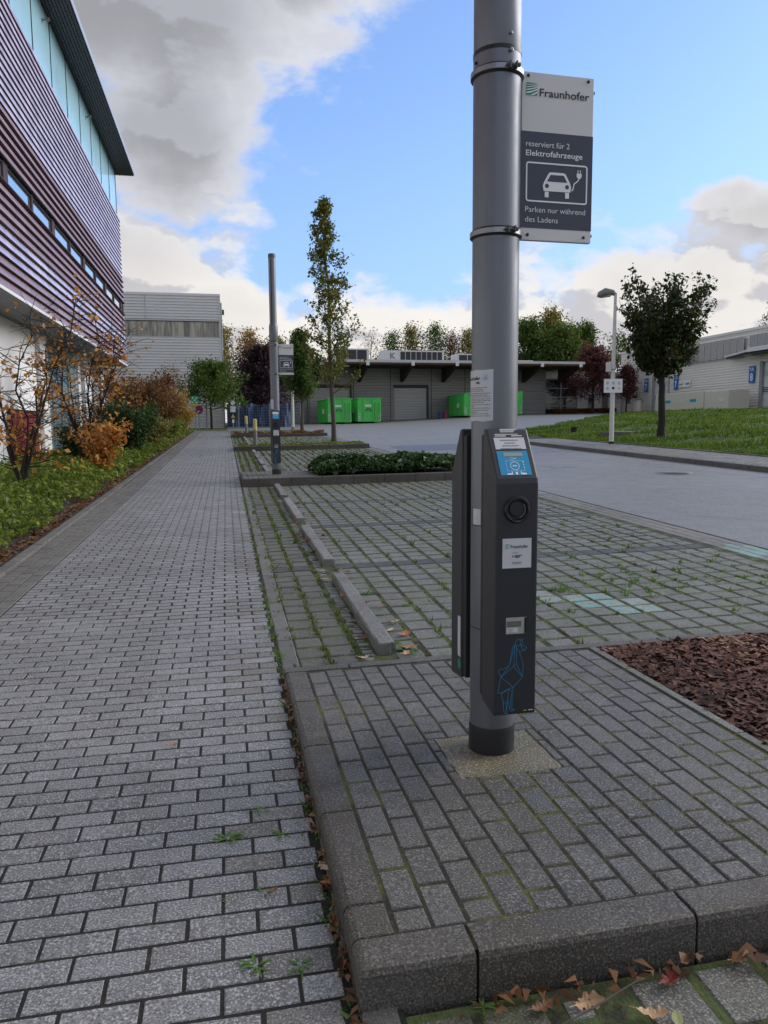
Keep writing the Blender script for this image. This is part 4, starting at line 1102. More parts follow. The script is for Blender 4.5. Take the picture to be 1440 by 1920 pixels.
def roof_unit(x0, x1, z1, label, fins, sym=None, y0=80.5):
    t = thing('roof_unit', ((x0+x1)/2, y0+1, 8.13), label, 'ventilation unit', 'units on the loading hall roof')
    box('casing', (x0, y0, 8.13), (x1, y0+2.2, z1), M['roof_white'], t)
    xa = x0+(1.9 if sym else .25)
    n_ = fins; w_ = (x1-.2-xa)/n_
    for i in range(n_): box('louvre', (xa+i*w_+.04, y0-.03, 8.45), (xa+(i+1)*w_-.04, y0-.004, z1-.14), M['frame_dark'], t)
    if sym:
        v, f = text_mesh(sym, .6, .03); printed('lettering', v+np.array([x0+.8, 8.75]), f, lambda a, c: (a, y0-.012, c), M['print_grey'], t)
roof_unit(11.3, 15.1, 9.75, 'white rooftop unit nearest the tall narrow tree', 3)
roof_unit(16.6, 23.4, 9.62, 'long white rooftop unit with letter K and eight dark panels', 8, 'K')
roof_unit(24.8, 30.2, 9.35, 'low white rooftop unit half hidden behind the near column', 5)
t = thing('roof_frame', (33.5, 84, 8.13), 'small pale lattice frame on the hall roof near its end', 'frame')
for i in range(6):
    b = MB(); a = i*1.05; b.tube([(33.0+.5*i, 84, 8.13), (33.15+.42*i, 84.4, 9.0)], .035, 5); b.obj('strut', M['pole_white'], t)
b = MB(); b.tube([(33.1, 84.4, 9.0), (35.3, 84.4, 9.0)], .04, 5); b.obj('rail', M['pole_white'], t)
# glazed link
gl = thing('glazed_link', (37, 80.6, gz(37, 80)), 'dark glazed link with grid frames beside the canopy end', 'building')
for i in range(2):
    for j in range(4):
        p = box('pane', (35.15+i*1.95, 80.5, 2.75+j*.98), (37.02+i*1.95, 80.55, 3.66+j*.98), M['glass_dark'], gl)
for i in range(3): box('mullion', (35.05+i*1.95, 80.42, 2.6), (35.15+i*1.95, 80.56, 6.7), M['grey_wall'], gl)
for j in range(5): box('transom', (35.05, 80.44, 2.66+j*.98), (39.05, 80.56, 2.75+j*.98), M['grey_wall'], gl)
box('parapet', (35.0, 80.3, 6.72), (44.5, 81.5, 7.5), M['clad_cream'], gl); box('core', (35.1, 80.7, 1.5), (44.5, 90, 6.7), M['frame_dark'], gl)
b = MB(); b.sheet(corr(2.2, 6.72, .24, 80.5, .05), 0, 39.05, 44.5); b.obj('link_cladding', M['clad_light'], gl, fix=False)
for x in (40.4, 42.1): box('window', (x, 80.38, 3.4), (x+.7, 80.43, 5.0), M['glass_dark'], gl)

# hall with gates 7 and 8
th = thing('gate_hall', (46, 66, gz(45, 66)), 'pale corrugated hall with numbered gates and solar panels along its wall', 'building')
TX = 44.6
def tw(y0, y1, z0, z1):
    b = MB(); b.sheet(corr(z0, z1, .24, TX, .05), 1, y0, y1); b.obj('wall_cladding', M['clad_cream'], th, fix=False)
G7, G8 = (70.9, 74.1), (53.4, 57.45)
tw(G7[1], 80.9, 2.0, 9.5); tw(G8[1], G7[0], 2.0, 9.5); tw(44, G8[0], 2.0, 9.5); tw(G7[0], G7[1], 6.6, 9.5); tw(G8[0], G8[1], 6.75, 9.5)
for (a, c), h in ((G7, 6.6), (G8, 6.75)):
    d = box('gate', (TX+.15, a, 2.2), (TX+.2, c, h), M['clad_cream'], th)
    for i in range(8): box('gate_section', (TX+.11, a+.3, 2.5+i*.5), (TX+.145, c-.1, 2.97+i*.5), M['clad_light'] if i % 3 else M['roof_white'], d)
    for i in range(3): box('gate_window', (TX+.09, a+.4, 4.2+i*.16), (TX+.108, c-.3, 4.27+i*.16), M['frame_dark'], d)
    box('jamb', (TX-.08, c-.35, 2.2), (TX+.2, c, h), M['grey_wall'], d); box('jamb', (TX-.08, a, 2.2), (TX+.2, a+.2, h), M['grey_wall'], d)
box('roof_edge', (TX-.12, 44, 9.5), (TX+.1, 81, 9.72), M['clad_light'], th); box('core', (TX+.3, 44, 1), (TX+20, 81, 9.6), M['grey_wall'], th)
b = MB(); b.prism([(TX-.05, 9.72), (TX+10, 11.2), (TX+20, 9.7)], 1, 44, 81); b.obj('roof', M['clad_light'], th)
box('wall_window', (TX-.06, 78.6, 3.9), (TX-.02, 79.5, 5.2), M['glass_dark'], th)
for i in range(26):
    y = 76.0-i*.93
    if i >= 18: y -= .75
    p = box('solar_panel', (TX-.34, y-.86, 7.46), (TX-.28, y, 9.05), M['solar'], th)
    for yy in (y-.875, y-.01): box('panel_frame', (TX-.36, yy, 7.44), (TX-.27, yy+.025, 9.07), M['solar_frame'], p)
    box('panel_frame', (TX-.362, y-.84, 7.42), (TX-.27, y-.02, 7.45), M['solar_frame'], p)
    for zz in (7.85, 8.25, 8.65): box('cell_line', (TX-.344, y-.85, zz), (TX-.341, y-.01, zz+.012), M['grey_wall'], p)
b = MB(); b.prism([(TX-.37, 61.8), (TX-2.3, 56.0), (TX-2.3, 46), (TX-.37, 46)], 2, 7.46, 7.62); c8 = b.obj('gate_canopy', M['clad_light'], th)
box('canopy_edge', (TX-2.4, 46, 7.40), (TX-2.3, 56.1, 7.75), M['clad_light'], c8); b = MB(); b.prism([(TX-.4, 61.5), (TX-2.2, 55.9), (TX-2.2, 46.2), (TX-.4, 46.2)], 2, 7.30, 7.455); b.obj('canopy_underside', M['frame_dark'], c8); box('canopy_light', (TX-1.5, 57.0, 7.24), (TX-1.2, 57.6, 7.295), M['roof_white'], c8)
b = MB(); b.box((TX-2.5, 46, 1.8), (TX-.1, 60.2, gz(44, 58)+.32)); b.obj('dock_edge', M['grey_wall'], th)
def torsign(name, y0, num, label, z0=5.0, z1=6.46):
    t = thing(name, (TX-.1, y0, z0), label, 'sign', 'blue gate number signs')
    box('plate', (TX-.14, y0-.72, z0), (TX-.10, y0, z1), M['tor_blue'], t)
    fm = lambda u, v: (TX-.146, y0-u, z0+v)
    v, f = text_mesh('TOR', .26, .02, .54); printed('lettering', v+np.array([.09, 1.05]), f, fm, M['print_white'], t)
    v, f = text_mesh(num, .62, .03, .36); printed('number', v+np.array([.17, .22]), f, fm, M['print_white'], t)
torsign('gate_sign', 75.55, '7', 'blue gate 7 sign to the side of the gate nearer the red tree')
torsign('gate_sign', 70.0, '7', 'blue gate 7 sign beside the small white board')
torsign('gate_sign', 58.7, '8', 'blue gate 8 sign under the projecting canopy')
t = thing('hall_board', (TX-.1, 69.1, 5.2), 'narrow white board with dark lettering next to gate 7 sign', 'sign')
box('plate', (TX-.14, 67.2, 5.18), (TX-.10, 69.15, 5.80), M['print_white'], t)
v, f = text_mesh('Halle 7', .2, .02, .7); printed('lettering', v+np.array([.12, .2]), f, lambda u, w_: (TX-.146, 69.15-u, 5.18+w_), M['print_black'], t)
printed('lettering', *strips([(1.2, 1.4, .2, .4), (1.44, 1.6, .2, .4), (1.64, 1.8, .2, .4)]), lambda u, w_: (TX-.146, 69.15-u, 5.18+w_), M['print_grey'], t)

# white containers by gate 8
def white_box(y0, y1, z1, label, ribs):
    zb = gz(42, (y0+y1)/2)+.05
    t = thing('white_container', (42.4, (y0+y1)/2, zb), label, 'container', 'white containers in front of the gate hall')
    box('body', (41.4, y0, zb-.1), (43.4, y1, z1), M['cream'], t, bevel=.03)
    box('base_rail', (41.36, y0+.05, zb), (41.398, y1-.05, zb+.12), M['pole_white'], t)
    box('seam', (41.385, y0+.05, (zb+z1)/2), (41.398, y1-.05, (zb+z1)/2+.03), M['clad_cream'], t)
    for (a, c) in ribs: box('mark', (41.38, a, (zb+z1)/2+.05), (41.396, c, (zb+z1)/2+.3), M['print_cyan'] if c-a < 1.2 and c-a > .8 else M['clad_light'], t)
white_box(60.5, 68.2, 4.42, 'long white container lying across the grass behind the round tree', [(65.6, 66.6), (61.6, 62.5)])
white_box(57.1, 60.4, 4.36, 'short white container nearest gate 8 with a grey box on it', [(57.6, 58.3)])
t = thing('utility_cabinet', (43, 74.2, gz(43, 74)), 'slim pale utility cabinet by the wall left of gate 7', 'cabinet')
box('body', (42.8, 74.0, 2.2), (43.2, 74.7, 4.0), M['cream'], t, bevel=.03); box('cap', (42.76, 73.96, 4.0), (43.24, 74.74, 4.06), M['pole_white'], t)

# ------------------------------------------------------------------ green roll-off containers
def container(x, y, rot, label, L_=6.2, W_=2.25, H_=2.3, z=None):
    zb = (gz(x+1, y) if z is None else z)+.05
    t = thing('roll_off_container', (x, y, zb), label, 'container', 'green roll-off containers by the loading hall')
    Mx = Matrix.Translation((x, y, zb)) @ Matrix.Rotation(R(rot), 4, 'Z')
    def part(nm, boxes, mt, bev=0):
        b = MB()
        for a, c in boxes: b.box(a, c, M=Mx)
        return b.obj(nm, mt, t, bevel=bev)
    part('front_wall', [((0, 0, .12), (W_, .08, H_))], M['container']); part('side_wall', [((0, .082, .12), (.08, L_, H_-.06))], M['container']); part('side_wall', [((W_-.08, .082, .12), (W_, L_, H_-.06))], M['container'])
    part('floor', [((.082, .09, .12), (W_-.082, L_, .22))], M['container_dark']); part('back_wall', [((.082, L_-.1, .23), (W_-.082, L_-.02, H_-.1))], M['container'])
    for i in range(8): part('side_rib', [((-.07, .2+i*.78, .14), (-.002, .30+i*.78, H_-.1))], M['container'])
    part('top_rim', [((-.06, -.05, H_), (W_+.06, .1, H_+.08)), ((-.06, .102, H_-.05), (.1, L_, H_+.03)), ((W_-.1, .102, H_-.05), (W_+.06, L_, H_+.03))], M['container'])
    part('front_post', [((.52, -.07, .14), (.62, -.002, H_-.005))], M['container']); part('front_post', [((1.42, -.07, .14), (1.52, -.002, H_-.005))], M['container'])
    part('front_rail', [((.625, -.05, 1.25), (1.415, -.002, 1.33))], M['container'])
    b = MB(); b.tube([Mx @ Vector(p) for p in ((.75, -.10, 1.15), (.85, -.14, 1.32), (1.02, -.16, 1.40), (1.2, -.14, 1.32), (1.3, -.10, 1.15))], .04, 6); b.obj('hook_bar', M['container_dark'], t)
    for i in range(6): part('ladder_rung', [((1.68, -.09, .4+i*.29), (2.1, -.05, .44+i*.29))], M['container'])
    part('ladder_rail', [((1.64, -.10, .3), (1.68, -.01, 2.0))], M['container']); part('ladder_rail', [((2.1, -.10, .3), (2.14, -.01, 2.0))], M['container'])
    part('skid', [((.5, .1, -.06), (.64, L_, .115))], M['container_dark']); part('skid', [((1.6, .1, -.06), (1.74, L_, .115))], M['container_dark'])
    for x0 in (.03, W_-.24):
        p = part('hazard_plate', [((x0, -.012, .25), (x0+.2, -.003, .95))], M['print_white'])
        for i in range(4):
            b = MB(); z0 = .28+i*.17; b.poly([Mx @ Vector(q) for q in ((x0+.01, -.016, z0), (x0+.19, -.016, z0+.08), (x0+.19, -.016, z0+.16), (x0+.01, -.016, z0+.08))]); b.obj('stripe', M['hazard_red'], p, fix=False)
    part('label_plate', [((.7, -.012, 1.55), (1.3, -.003, 1.72))], M['print_white']); part('label_plate', [((-.085, 1.6, .95), (-.072, 2.6, 1.4))], M['print_white'])
container(9.45, 71.6, 2.5, 'green roll-off container behind the trunk of the tall narrow tree')
container(12.35, 71.8, 1.5, 'green roll-off container to the side of the tall narrow tree')
container(23.5, 73.6, -2, 'green roll-off container showing its long side beside the near column')
container(27.5, 73.8, -2, 'green roll-off container almost hidden by the near column')
t = thing('waste_bin', (21.7, 76, gz(21.7, 76)), 'small blue waste bin beside the hall wall', 'bin'); box('body', (21.5, 75.8, gz(21.7, 76)), (21.95, 76.2, gz(21.7, 76)+.6), M['bin_blue'], t, bevel=.03); box('lid', (21.47, 75.77, gz(21.7, 76)+.6), (21.98, 76.23, gz(21.7, 76)+.66), M['bin_blue'], t)
t = thing('waste_bin', (22.3, 76, gz(22.3, 76)), 'small red waste bin touching the green container', 'bin'); box('body', (22.05, 75.8, gz(22, 76)), (22.45, 76.2, gz(22, 76)+.62), M['bin_red'], t, bevel=.03); box('lid', (22.02, 75.77, gz(22, 76)+.62), (22.48, 76.23, gz(22, 76)+.68), M['bin_red'], t)

# ------------------------------------------------------------------ fence, signs, posts
for k in range(6):
    x0 = -9+k*2.5
    if x0 > 5.6: break
    t = thing('mesh_fence', (x0+1.25, 62.5, gz(x0, 62.5)), ['wire mesh fence panel farthest behind the planting', 'wire mesh fence panel behind the autumn shrubs', 'wire mesh fence panel behind the green signboard', 'wire mesh fence panel under the green tree', 'wire mesh fence panel in front of the blue tarpaulin', 'wire mesh fence panel beside the farther charging column'][k], 'fence', 'wire mesh fence panels at the path end')
    zb = gz(x0, 62.5)
    for x in (x0, x0+2.46): b = MB(); b.tube([(x+.02, 62.5, zb-.1), (x+.02, 62.5, zb+2.0)], .035, 6); b.obj('post', M['fence'], t)
    b = MB()
    for i in range(9): b.box((x0+.04, 62.47, zb+.15+i*.21), (x0+2.45, 62.485, zb+.168+i*.21))
    for i in range(14): b.box((x0+.1+i*.175, 62.486, zb+.1), (x0+.113+i*.175, 62.5, zb+1.9))
    o = b.obj('wire_mesh', M['fence'], t); o['kind'] = 'stuff'
b = MB(); zb = gz(2, 64)
for i in range(30):
    for j in range(6):
        f = lambda a, c: (0.1+a*.175, 64.2+.18*math.sin(a*1.1)+.1*math.sin(a*2.7+c), zb+.05+c*(.30+.03*math.sin(a*.7)))
        b.poly([f(i, j), f(i+1, j), f(i+1, j+1), f(i, j+1)])
tag(b.obj('tarpaulin', M['tarp'], smooth=True), 'dark blue tarpaulin hanging behind the wire fence', 'tarpaulin')
def post_sign(name, x, y, h, label, cat, build, pm='bollard', r_=.03):
    zb = gz(x, y); t = thing(name, (x, y, zb), label, cat)
    b = MB(); b.tube([(x, y, zb-.05), (x, y, zb+h)], r_, 8); b.obj('post', M[pm], t, smooth=True); build(t, x, y, zb); return t
def s1(t, x, y, zb):
    p = box('plate', (x-.27, y-.06, zb+1.95), (x+.27, y-.035, zb+2.55), M['sign_green'], t)
    b = MB()
    for (a, c) in ((-.2, .2), (.08, .2), (-.2, -.12), (.08, -.12)): b.box((x+a, y-.07, zb+2.19+c-.06), (x+a+.1, y-.062, zb+2.19+c+.04))
    b.box((x-.05, y-.07, zb+2.17), (x+.05, y-.062, zb+2.30)); b.obj('symbol', M['print_white'], p)
    box('lower_plate', (x-.27, y-.06, zb+1.80), (x+.27, y-.035, zb+1.94), M['sign_yellow'], t)
post_sign('assembly_sign', -2.27, 59.8, 2.5, 'green assembly point sign on a slim post at the path end', 'sign', s1)
def s2(t, x, y, zb):
    b = MB(); b.tube([(x, y-.05, zb+1.5), (x, y-.06, zb+1.5)], .33, 24); p = b.obj('disc', M['sign_red'], t)
    b = MB(); b.tube([(x, y-.061, zb+1.5), (x, y-.066, zb+1.5)], .26, 24); b.obj('disc_centre', M['sign_blue'], p)
    b = MB()
    for a in (45, -45): b.box((-.28, -.075, -.035), (.28, -.068, .035), M=Matrix.Translation((x, y, zb+1.5)) @ Matrix.Rotation(R(a), 4, 'Y'))
    b.obj('cross', M['sign_red'], p)
post_sign('no_stopping_sign', -2.02, 60.8, 1.9, 'round red and blue no stopping sign behind the green sign', 'sign', s2)
def s3(t, x, y, zb): box('plate', (x-.22, y-.05, zb+1.4), (x+.22, y-.03, zb+1.68), M['print_white'], t)
post_sign('white_notice_board', -2.75, 60.9, 1.7, 'small blank white board near the no stopping sign', 'sign', s3)
def s4(t, x, y, zb):
    b = MB(); b.tube([(x, y-.05, zb+2.02), (x, y-.06, zb+2.02)], .17, 20); b.obj('disc', M['print_white'], t)
    box('plate', (x-.2, y-.06, zb+1.32), (x+.2, y-.04, zb+1.78), M['print_white'], t)
    q = box('warning_plate', (x-.21, y-.06, zb+.82), (x+.21, y-.04, zb+1.28), M['black'], t)
    b = MB(); b.prism([(x-.16, zb+.88), (x+.16, zb+.88), (x, zb+1.2)], 1, y-.07, y-.061); b.obj('triangle', M['sign_yellow'], q)
    box('tag', (x-.08, y-.06, zb+.5), (x+.08, y-.04, zb+.75), M['print_white'], t)
post_sign('warning_sign', .55, 60.0, 2.1, 'post with white disc, white plate and yellow warning triangle by the fence', 'sign', s4)
def s5(t, x, y, zb): box('cap', (x-.07, y-.07, zb+2.5), (x+.07, y+.07, zb+2.56), M['fence'], t)
post_sign('grey_post', -3.2, 36.0, 2.5, 'plain grey metal post standing among the autumn shrubs', 'post', s5, 'fence', .055)
for (x, y, h, zt_, lb) in ((1.07, 29.2, 1.0, zt3, 'grey bollard with cream top on the island of the tall narrow tree'), (1.09, 42.6, 1.0, zt4, 'farther grey bollard with cream top on the next island')):
    zb = zt_(x, y); t = thing('bollard', (x, y, zb), lb, 'bollard', 'bollards with cream tops')
    b = MB(); b.tube([(x, y, zb-.05), (x, y, zb+h*.58)], .075, 14); b.obj('lower_tube', M['bollard'], t, smooth=True)
    b = MB(); b.tube([(x, y, zb+h*.582), (x, y, zb+h*.97), (x, y, zb+h)], [.077, .077, .05], 14); b.obj('upper_tube', M['bollard_yellow'], t, smooth=True)
zb = gz(4.85, 56.5); t = thing('flagpole', (4.85, 56.5, zb), 'plain white pole standing beyond the second young tree', 'pole')
b = MB(); b.tube([(4.85, 56.5, zb-.05), (4.87, 56.5, zb+5)], [.10, .09], 10); b.obj('shaft', M['pole_white'], t, smooth=True); b = MB(); b.tube([(4.85, 56.5, zb), (4.85, 56.5, zb+.18)], .15, 10); b.obj('foot', M['bollard'], t)
# street lamp with rules board
lx, ly = 13.4, 24.85; zb = gz(lx, ly)+.1
t = thing('street_lamp', (lx, ly, zb), 'slim pale street lamp with flat head at the edge of the lawn', 'street lamp')
b = MB(); b.tube([(lx, ly, zb-.05), (lx, ly, zb+2.5), (lx+.02, ly, zb+5.25)], [.085, .075, .05], 14); b.obj('shaft', M['pole_white'], t, smooth=True)
b = MB(); b.tube([(lx, ly, zb-.02), (lx, ly, zb+.10)], .10, 14); b.obj('foot', M['black'], t)
b = MB(); b.tube([(lx+.03, ly, zb+2.85), (lx+.03, ly, zb+5.28)], .052, 10); 
b = MB(); b.tube([(lx+.04, ly-.0, zb+5.18), (lx-.05, ly+.06, zb+5.27), (lx-.25, ly+.2, zb+5.30), (lx-.42, ly+.32, zb+5.22), (lx-.48, ly+.36, zb+5.16)], [.05, .10, .155, .12, .03], 12); h = b.obj('lamp_head', M['lamp_head'], t, smooth=True)
b = MB(); b.tube([(lx-.12, ly+.11, zb+5.215), (lx-.36, ly+.28, zb+5.20)], [.085, .09], 10); b.obj('lens', M['lamp_glass'], h, smooth=True)
box('junction_box', (lx-.22, ly-.02, zb+2.55), (lx-.085, ly+.12, zb+2.88), M['pole_white'], t)
b = MB(); b.tube([(lx, ly, zb+2.60), (lx, ly, zb+2.63)], .084, 12); b.obj('strap', M['steel_dark'], t)
rb = thing('rules_board', (lx, ly-.1, zb+1.75), 'white board with six small pictograms fixed to the street lamp', 'sign')
Mr = Matrix.Translation((lx-.02, ly-.11, zb+2.05)) @ Matrix.Rotation(R(-14), 4, 'Z')
b = MB(); b.box((-.34, -.01, -.24), (.30, .01, .24), M=Mr); b.obj('plate', M['print_white'], rb)
fr = lambda x, y: tuple(Mr @ Vector((x, -.014, y)))
for i, (x, y) in enumerate(((-.22, .10), (-.02, .10), (.18, .10), (-.22, -.08), (-.02, -.08), (.18, -.08))):
    v = merge2(ring2(x, y, .034, .042, 16), polyline2([((x-.025, y-.02), (x+.025, y+.022))], .012)) if i < 3 else (merge2(strips([(x-.045, x+.045, y-.04, y+.04)])) if i == 4 else merge2(polyline2([((x-.04, y-.03), (x, y+.03)), ((x, y+.03), (x+.04, y-.03)), ((x-.04, y-.03), (x+.04, y-.03))], .012)))
    printed('pictogram', *v, fr, M['print_black'] if i != 5 else M['print_grey'], rb)
printed('caption', *strips([(-.26, -.18, .03, .038), (-.06, .02, .03, .038), (.14, .24, .03, .038), (-.27, -.2, .2, .206)]), fr, M['print_grey'], rb)
b = MB()
for k in range(2): b.tube([(lx, ly, zb+1.9+.3*k), (lx, ly, zb+1.93+.3*k)], .083, 10)
b.obj('bracket', M['steel_dark'], rb)
# manhole, stump, slab
mh = (9.55, 14.88); b = MB(); zb = gz(*mh)
for r0, r1, dz in ((.30, 0, .006), (.39, .32, .007)):
    n_ = 36
    P = lambda r_, k: (mh[0]+r_*math.cos(6.28318*k/n_), mh[1]+r_*math.sin(6.28318*k/n_), gz(mh[0]+r_*math.cos(6.28318*k/n_), mh[1]+r_*math.sin(6.28318*k/n_))+dz)
    if r1 == 0: b.poly([P(r0, k) for k in range(n_)])
    else:
        for k in range(n_): b.poly([P(r1, k), P(r0, k), P(r0, k+1), P(r1, k+1)])
mo = thing('manhole_cover', (mh[0], mh[1], zb), 'round worn metal manhole cover in the road', 'manhole')
b.obj('cover', M['manhole'], mo, fix=False)
for k in range(7):
    x = mh[0]-.21+.07*k; hl = math.sqrt(.27**2-(x-mh[0])**2); bb = MB(); bb.box((x-.015, mh[1]-hl, zb-.01), (x+.015, mh[1]+hl, zb+.014)); bb.obj('rib', M['steel_dark'], mo)
x, y = 15.5, 32.2; zb = bz(x, y); t = thing('tree_stump', (x, y, zb), 'small dark tree stump on the grass bank', 'stump')
b = MB(); b.tube([(x, y, zb-.1), (x, y, zb+.12), (x+.01, y, zb+.30)], [.17, .14, .15], 12); b.obj('wood', M['bark_dark'], t); b = MB(); b.tube([(x+.01, y, zb+.30), (x+.01, y, zb+.31)], .13, 12); b.obj('cut_face', M['bark'], t)
b = MB(); x, y = 15.9, 28.6; zb = bz(x, y)
pts = [(x+1.0*math.cos(k*.785)*random.uniform(.8, 1.1), y+.55*math.sin(k*.785)*random.uniform(.8, 1.1)) for k in range(8)]
b.v = [(p[0], p[1], zb-.2) for p in pts]+[(p[0]*.98+x*.02, p[1]*.98+y*.02, zb+.13+random.uniform(-.03, .03)) for p in pts]; b.f = [tuple(range(8, 16))]+[(k, (k+1) % 8, 8+(k+1) % 8, 8+k) for k in range(8)]; b.mi = [0]*9
tag(b.obj('stone_slab', M['stone'], bevel=.03), 'flat weathered stone slab set in the grass behind the street lamp', 'stone')
# ------------------------------------------------------------------ vegetation
def leaf_mesh(name, P, size, asp=.55, up=.35, droop=0., N=None, seed=1):
    r_ = np.random.default_rng(seed); n_ = len(P); P = np.asarray(P, float)
    d = r_.normal(size=(n_, 3)); d[:, 2] -= droop
    d /= np.linalg.norm(d, axis=1)[:, None]
    u = r_.normal(size=(n_, 3)); u[:, 2] += up*3
    if N is not None: u += N*1.2
    s = np.cross(d, u); s /= np.linalg.norm(s, axis=1)[:, None]+1e-9
    nn = np.cross(s, d)
    L_ = size*r_.uniform(.4, 1.4, n_)[:, None]; W_ = L_*asp*.5
    V = np.zeros((n_, 4, 3)); V[:, 0] = P-d*L_*.5; V[:, 1] = P+s*W_+nn*L_*.10-d*L_*.05; V[:, 2] = P+d*L_*.5-nn*L_*.06; V[:, 3] = P-s*W_+nn*L_*.10-d*L_*.05
    return quads_mesh(name, V.reshape(-1, 3), np.arange(n_*4).reshape(-1, 4))
def skeleton(base, H_, cb, env, nb, upang, rr, r0, seed, lean=(0, 0), sub=4, wander=.03, fork=False, twig=.5, spikes=0):
    r_ = np.random.default_rng(seed); b = MB(); pts = []; x, y, z = base
    n_ = 9; tr = []
    for i in range(n_+1):
        t = i/n_; top = .96 if not fork else .62
        tr.append(Vector((x+lean[0]*t*H_+r_.normal()*wander*t*2, y+lean[1]*t*H_+r_.normal()*wander*t*2, z-.1+(H_*top+.1)*t)))
    rad = [r0*(1.25 if i == 0 else 1)*(1-.85*(i/n_)**1.1)+.008 for i in range(n_+1)]
    if fork: rad = [r0*(1.2 if i == 0 else 1)*(1-.45*(i/n_)) for i in range(n_+1)]
    b.tube(tr, rad, 9)
    for k in range(nb):
        t = (k+r_.random()*.8)/nb; zz = cb+(H_*.97-cb)*t
        tt = min(.999, zz/H_/(.96 if not fork else .62)); 
        if fork: tt = .64+.355*t
        i = int(tt*n_); f = tt*n_-i; p = tr[i].lerp(tr[min(i+1, n_)], f)
        az = k*2.4+r_.normal()*.35; ln = env(t)*r_.uniform(.75, 1.1); ua = upang(t)+r_.normal()*.12
        d = Vector((math.cos(az)*math.cos(ua), math.sin(az)*math.cos(ua), math.sin(ua)))
        q = [p]; dd = d.copy()
        for s_ in range(4):
            dd = (dd+Vector((r_.normal()*.12, r_.normal()*.12, .10+r_.normal()*.08))).normalized(); q.append(q[-1]+dd*ln/4)
        br = max(.006, rr*(1-.6*t))
        b.tube(q, [br*(1-.2*j) for j in range(5)], 5, caps=False)
        for j in range(1, 5):
            for _ in range(3): pts.append((q[j-1].lerp(q[j], r_.random()), j/4))
        for s_ in range(sub):
            j = r_.integers(1, 4); f = r_.random(); p2 = q[j].lerp(q[j+1], f)
            d2 = (dd+Vector((r_.normal(), r_.normal(), r_.normal()*.7+.25))*.8).normalized(); l2 = ln*twig*r_.uniform(.5, 1)
            q2 = [p2, p2+d2*l2*.5, p2+(d2+Vector((0, 0, .3))).normalized()*l2]
            b.tube(q2, [br*.45, br*.3, br*.15], 4, caps=False)
            for _ in range(5): pts.append((q2[0].lerp(q2[2], r_.random()), 1.))
    for k in range(spikes):
        az = k*2.4+r_.normal()*.3; out = r_.uniform(.5, 1.9); p = tr[int(n_*.9)]
        e = Vector((x+math.cos(az)*out, y+math.sin(az)*out, z+H_*r_.uniform(.86, 1.04)))
        m1 = p.lerp(e, .5)+Vector((math.cos(az)*out*.25, math.sin(az)*out*.25, -.1))
        b.tube([p, m1, e], [rr*.7, rr*.4, rr*.12], 5, caps=False)
        for _ in range(12): t = .45+.55*r_.random(); pts.append((m1.lerp(e, (t-.4)/.6), 1.))
    return b, pts
def tree(name, base, H_, cb, env, nb, label, lm, bm_='bark', leaves=6000, size=.1, sig=.12, upang=lambda t: .6, r0=.09, rr=.03, seed=1, group=None, cat='tree', inner=.25, **kw):
    b, pts = skeleton(base, H_, cb, env, nb, upang, rr, r0, seed, **kw)
    t = thing(name, base, label, cat, group)
    b.obj('trunk', M[bm_], t, smooth=True, fix=False)
    r_ = np.random.default_rng(seed+50)
    Q = np.array([p[:] for p, wt in pts if wt > inner]); idx = r_.integers(0, len(Q), leaves)
    # leaves gather in clumps
    cl = r_.normal(0, sig, (len(Q), 3)); P = Q[idx]+cl[idx]*.7+r_.normal(0, sig, (leaves, 3))*np.array([1, 1, .85])
    link('crown', leaf_mesh('crown', P, size, seed=seed), M[lm], t)
    return t
z3, z4 = zt3(4.12, 29.4), zt4(4.25, 43.4)
tree('columnar_tree', (4.12, 29.5, z3), 9.3, 1.9, lambda t: .24+1.42*max(.0, (1-t))**.75*(.62+.38*math.sin(min(1, t*5+.35)*1.57)), 58, 'tall narrow young tree with thinning olive and brown leaves', 'leaf_column', 'bark_light',
     leaves=7000, size=.13, sig=.085, upang=lambda t: .62+.35*t, r0=.085, rr=.02, seed=4, lean=(-.022, 0), sub=4, twig=.45)
tree('young_tree', (4.25, 43.5, z4), 5.6, 1.75, lambda t: .25+.95*(1-t)**.7, 50, 'green young tree with dense oval crown behind the tall narrow tree', 'leaf_green', 'bark_light',
     leaves=11000, size=.14, sig=.13, upang=lambda t: .55+.5*t, r0=.09, rr=.03, seed=9, sub=5)
tree('round_tree', (15.4, 24.95, bz(15.4, 24.95)), 5.6, 2.4, lambda t: (.9+1.25*t), 30, 'dark green round tree with spiky top on the lawn beside the street lamp', 'leaf_maple', 'bark_dark',
     leaves=12000, size=.165, sig=.105, upang=lambda t: .42+.45*t, r0=.15, rr=.055, seed=12, sub=6, fork=True, twig=.5, inner=.2, spikes=18)
tree('small_tree', (-1.1, 61.2, gz(-1, 61)), 4.6, 1.5, lambda t: .6+2.3*(1-t)**.6, 34, 'light green spreading tree in front of the silver warehouse', 'leaf_green', 'bark_dark',
     leaves=11000, size=.20, sig=.22, upang=lambda t: .15+.5*t, r0=.09, rr=.03, seed=15, sub=5)
tree('purple_tree', (3.1, 67.5, gz(3, 67)), 6.1, .6, lambda t: .8+2.6*(1-t)**.5, 50, 'nearly black purple leaved tree behind the farther charging column', 'leaf_purple', 'bark_dark',
     leaves=17000, size=.22, sig=.25, upang=lambda t: .25+.6*t, r0=.14, rr=.05, seed=18, sub=6)
tree('red_tree', (39.2, 77.0, gz(39.2, 77)), 6.3, 1.4, lambda t: 1.1+2.4*(1-t)**.6, 40, 'dark red leaved tree in front of the glazed link', 'leaf_red', 'bark_dark',
     leaves=13000, size=.22, sig=.25, upang=lambda t: .3+.5*t, r0=.14, rr=.045, seed=21, sub=5, group='red leaved trees')
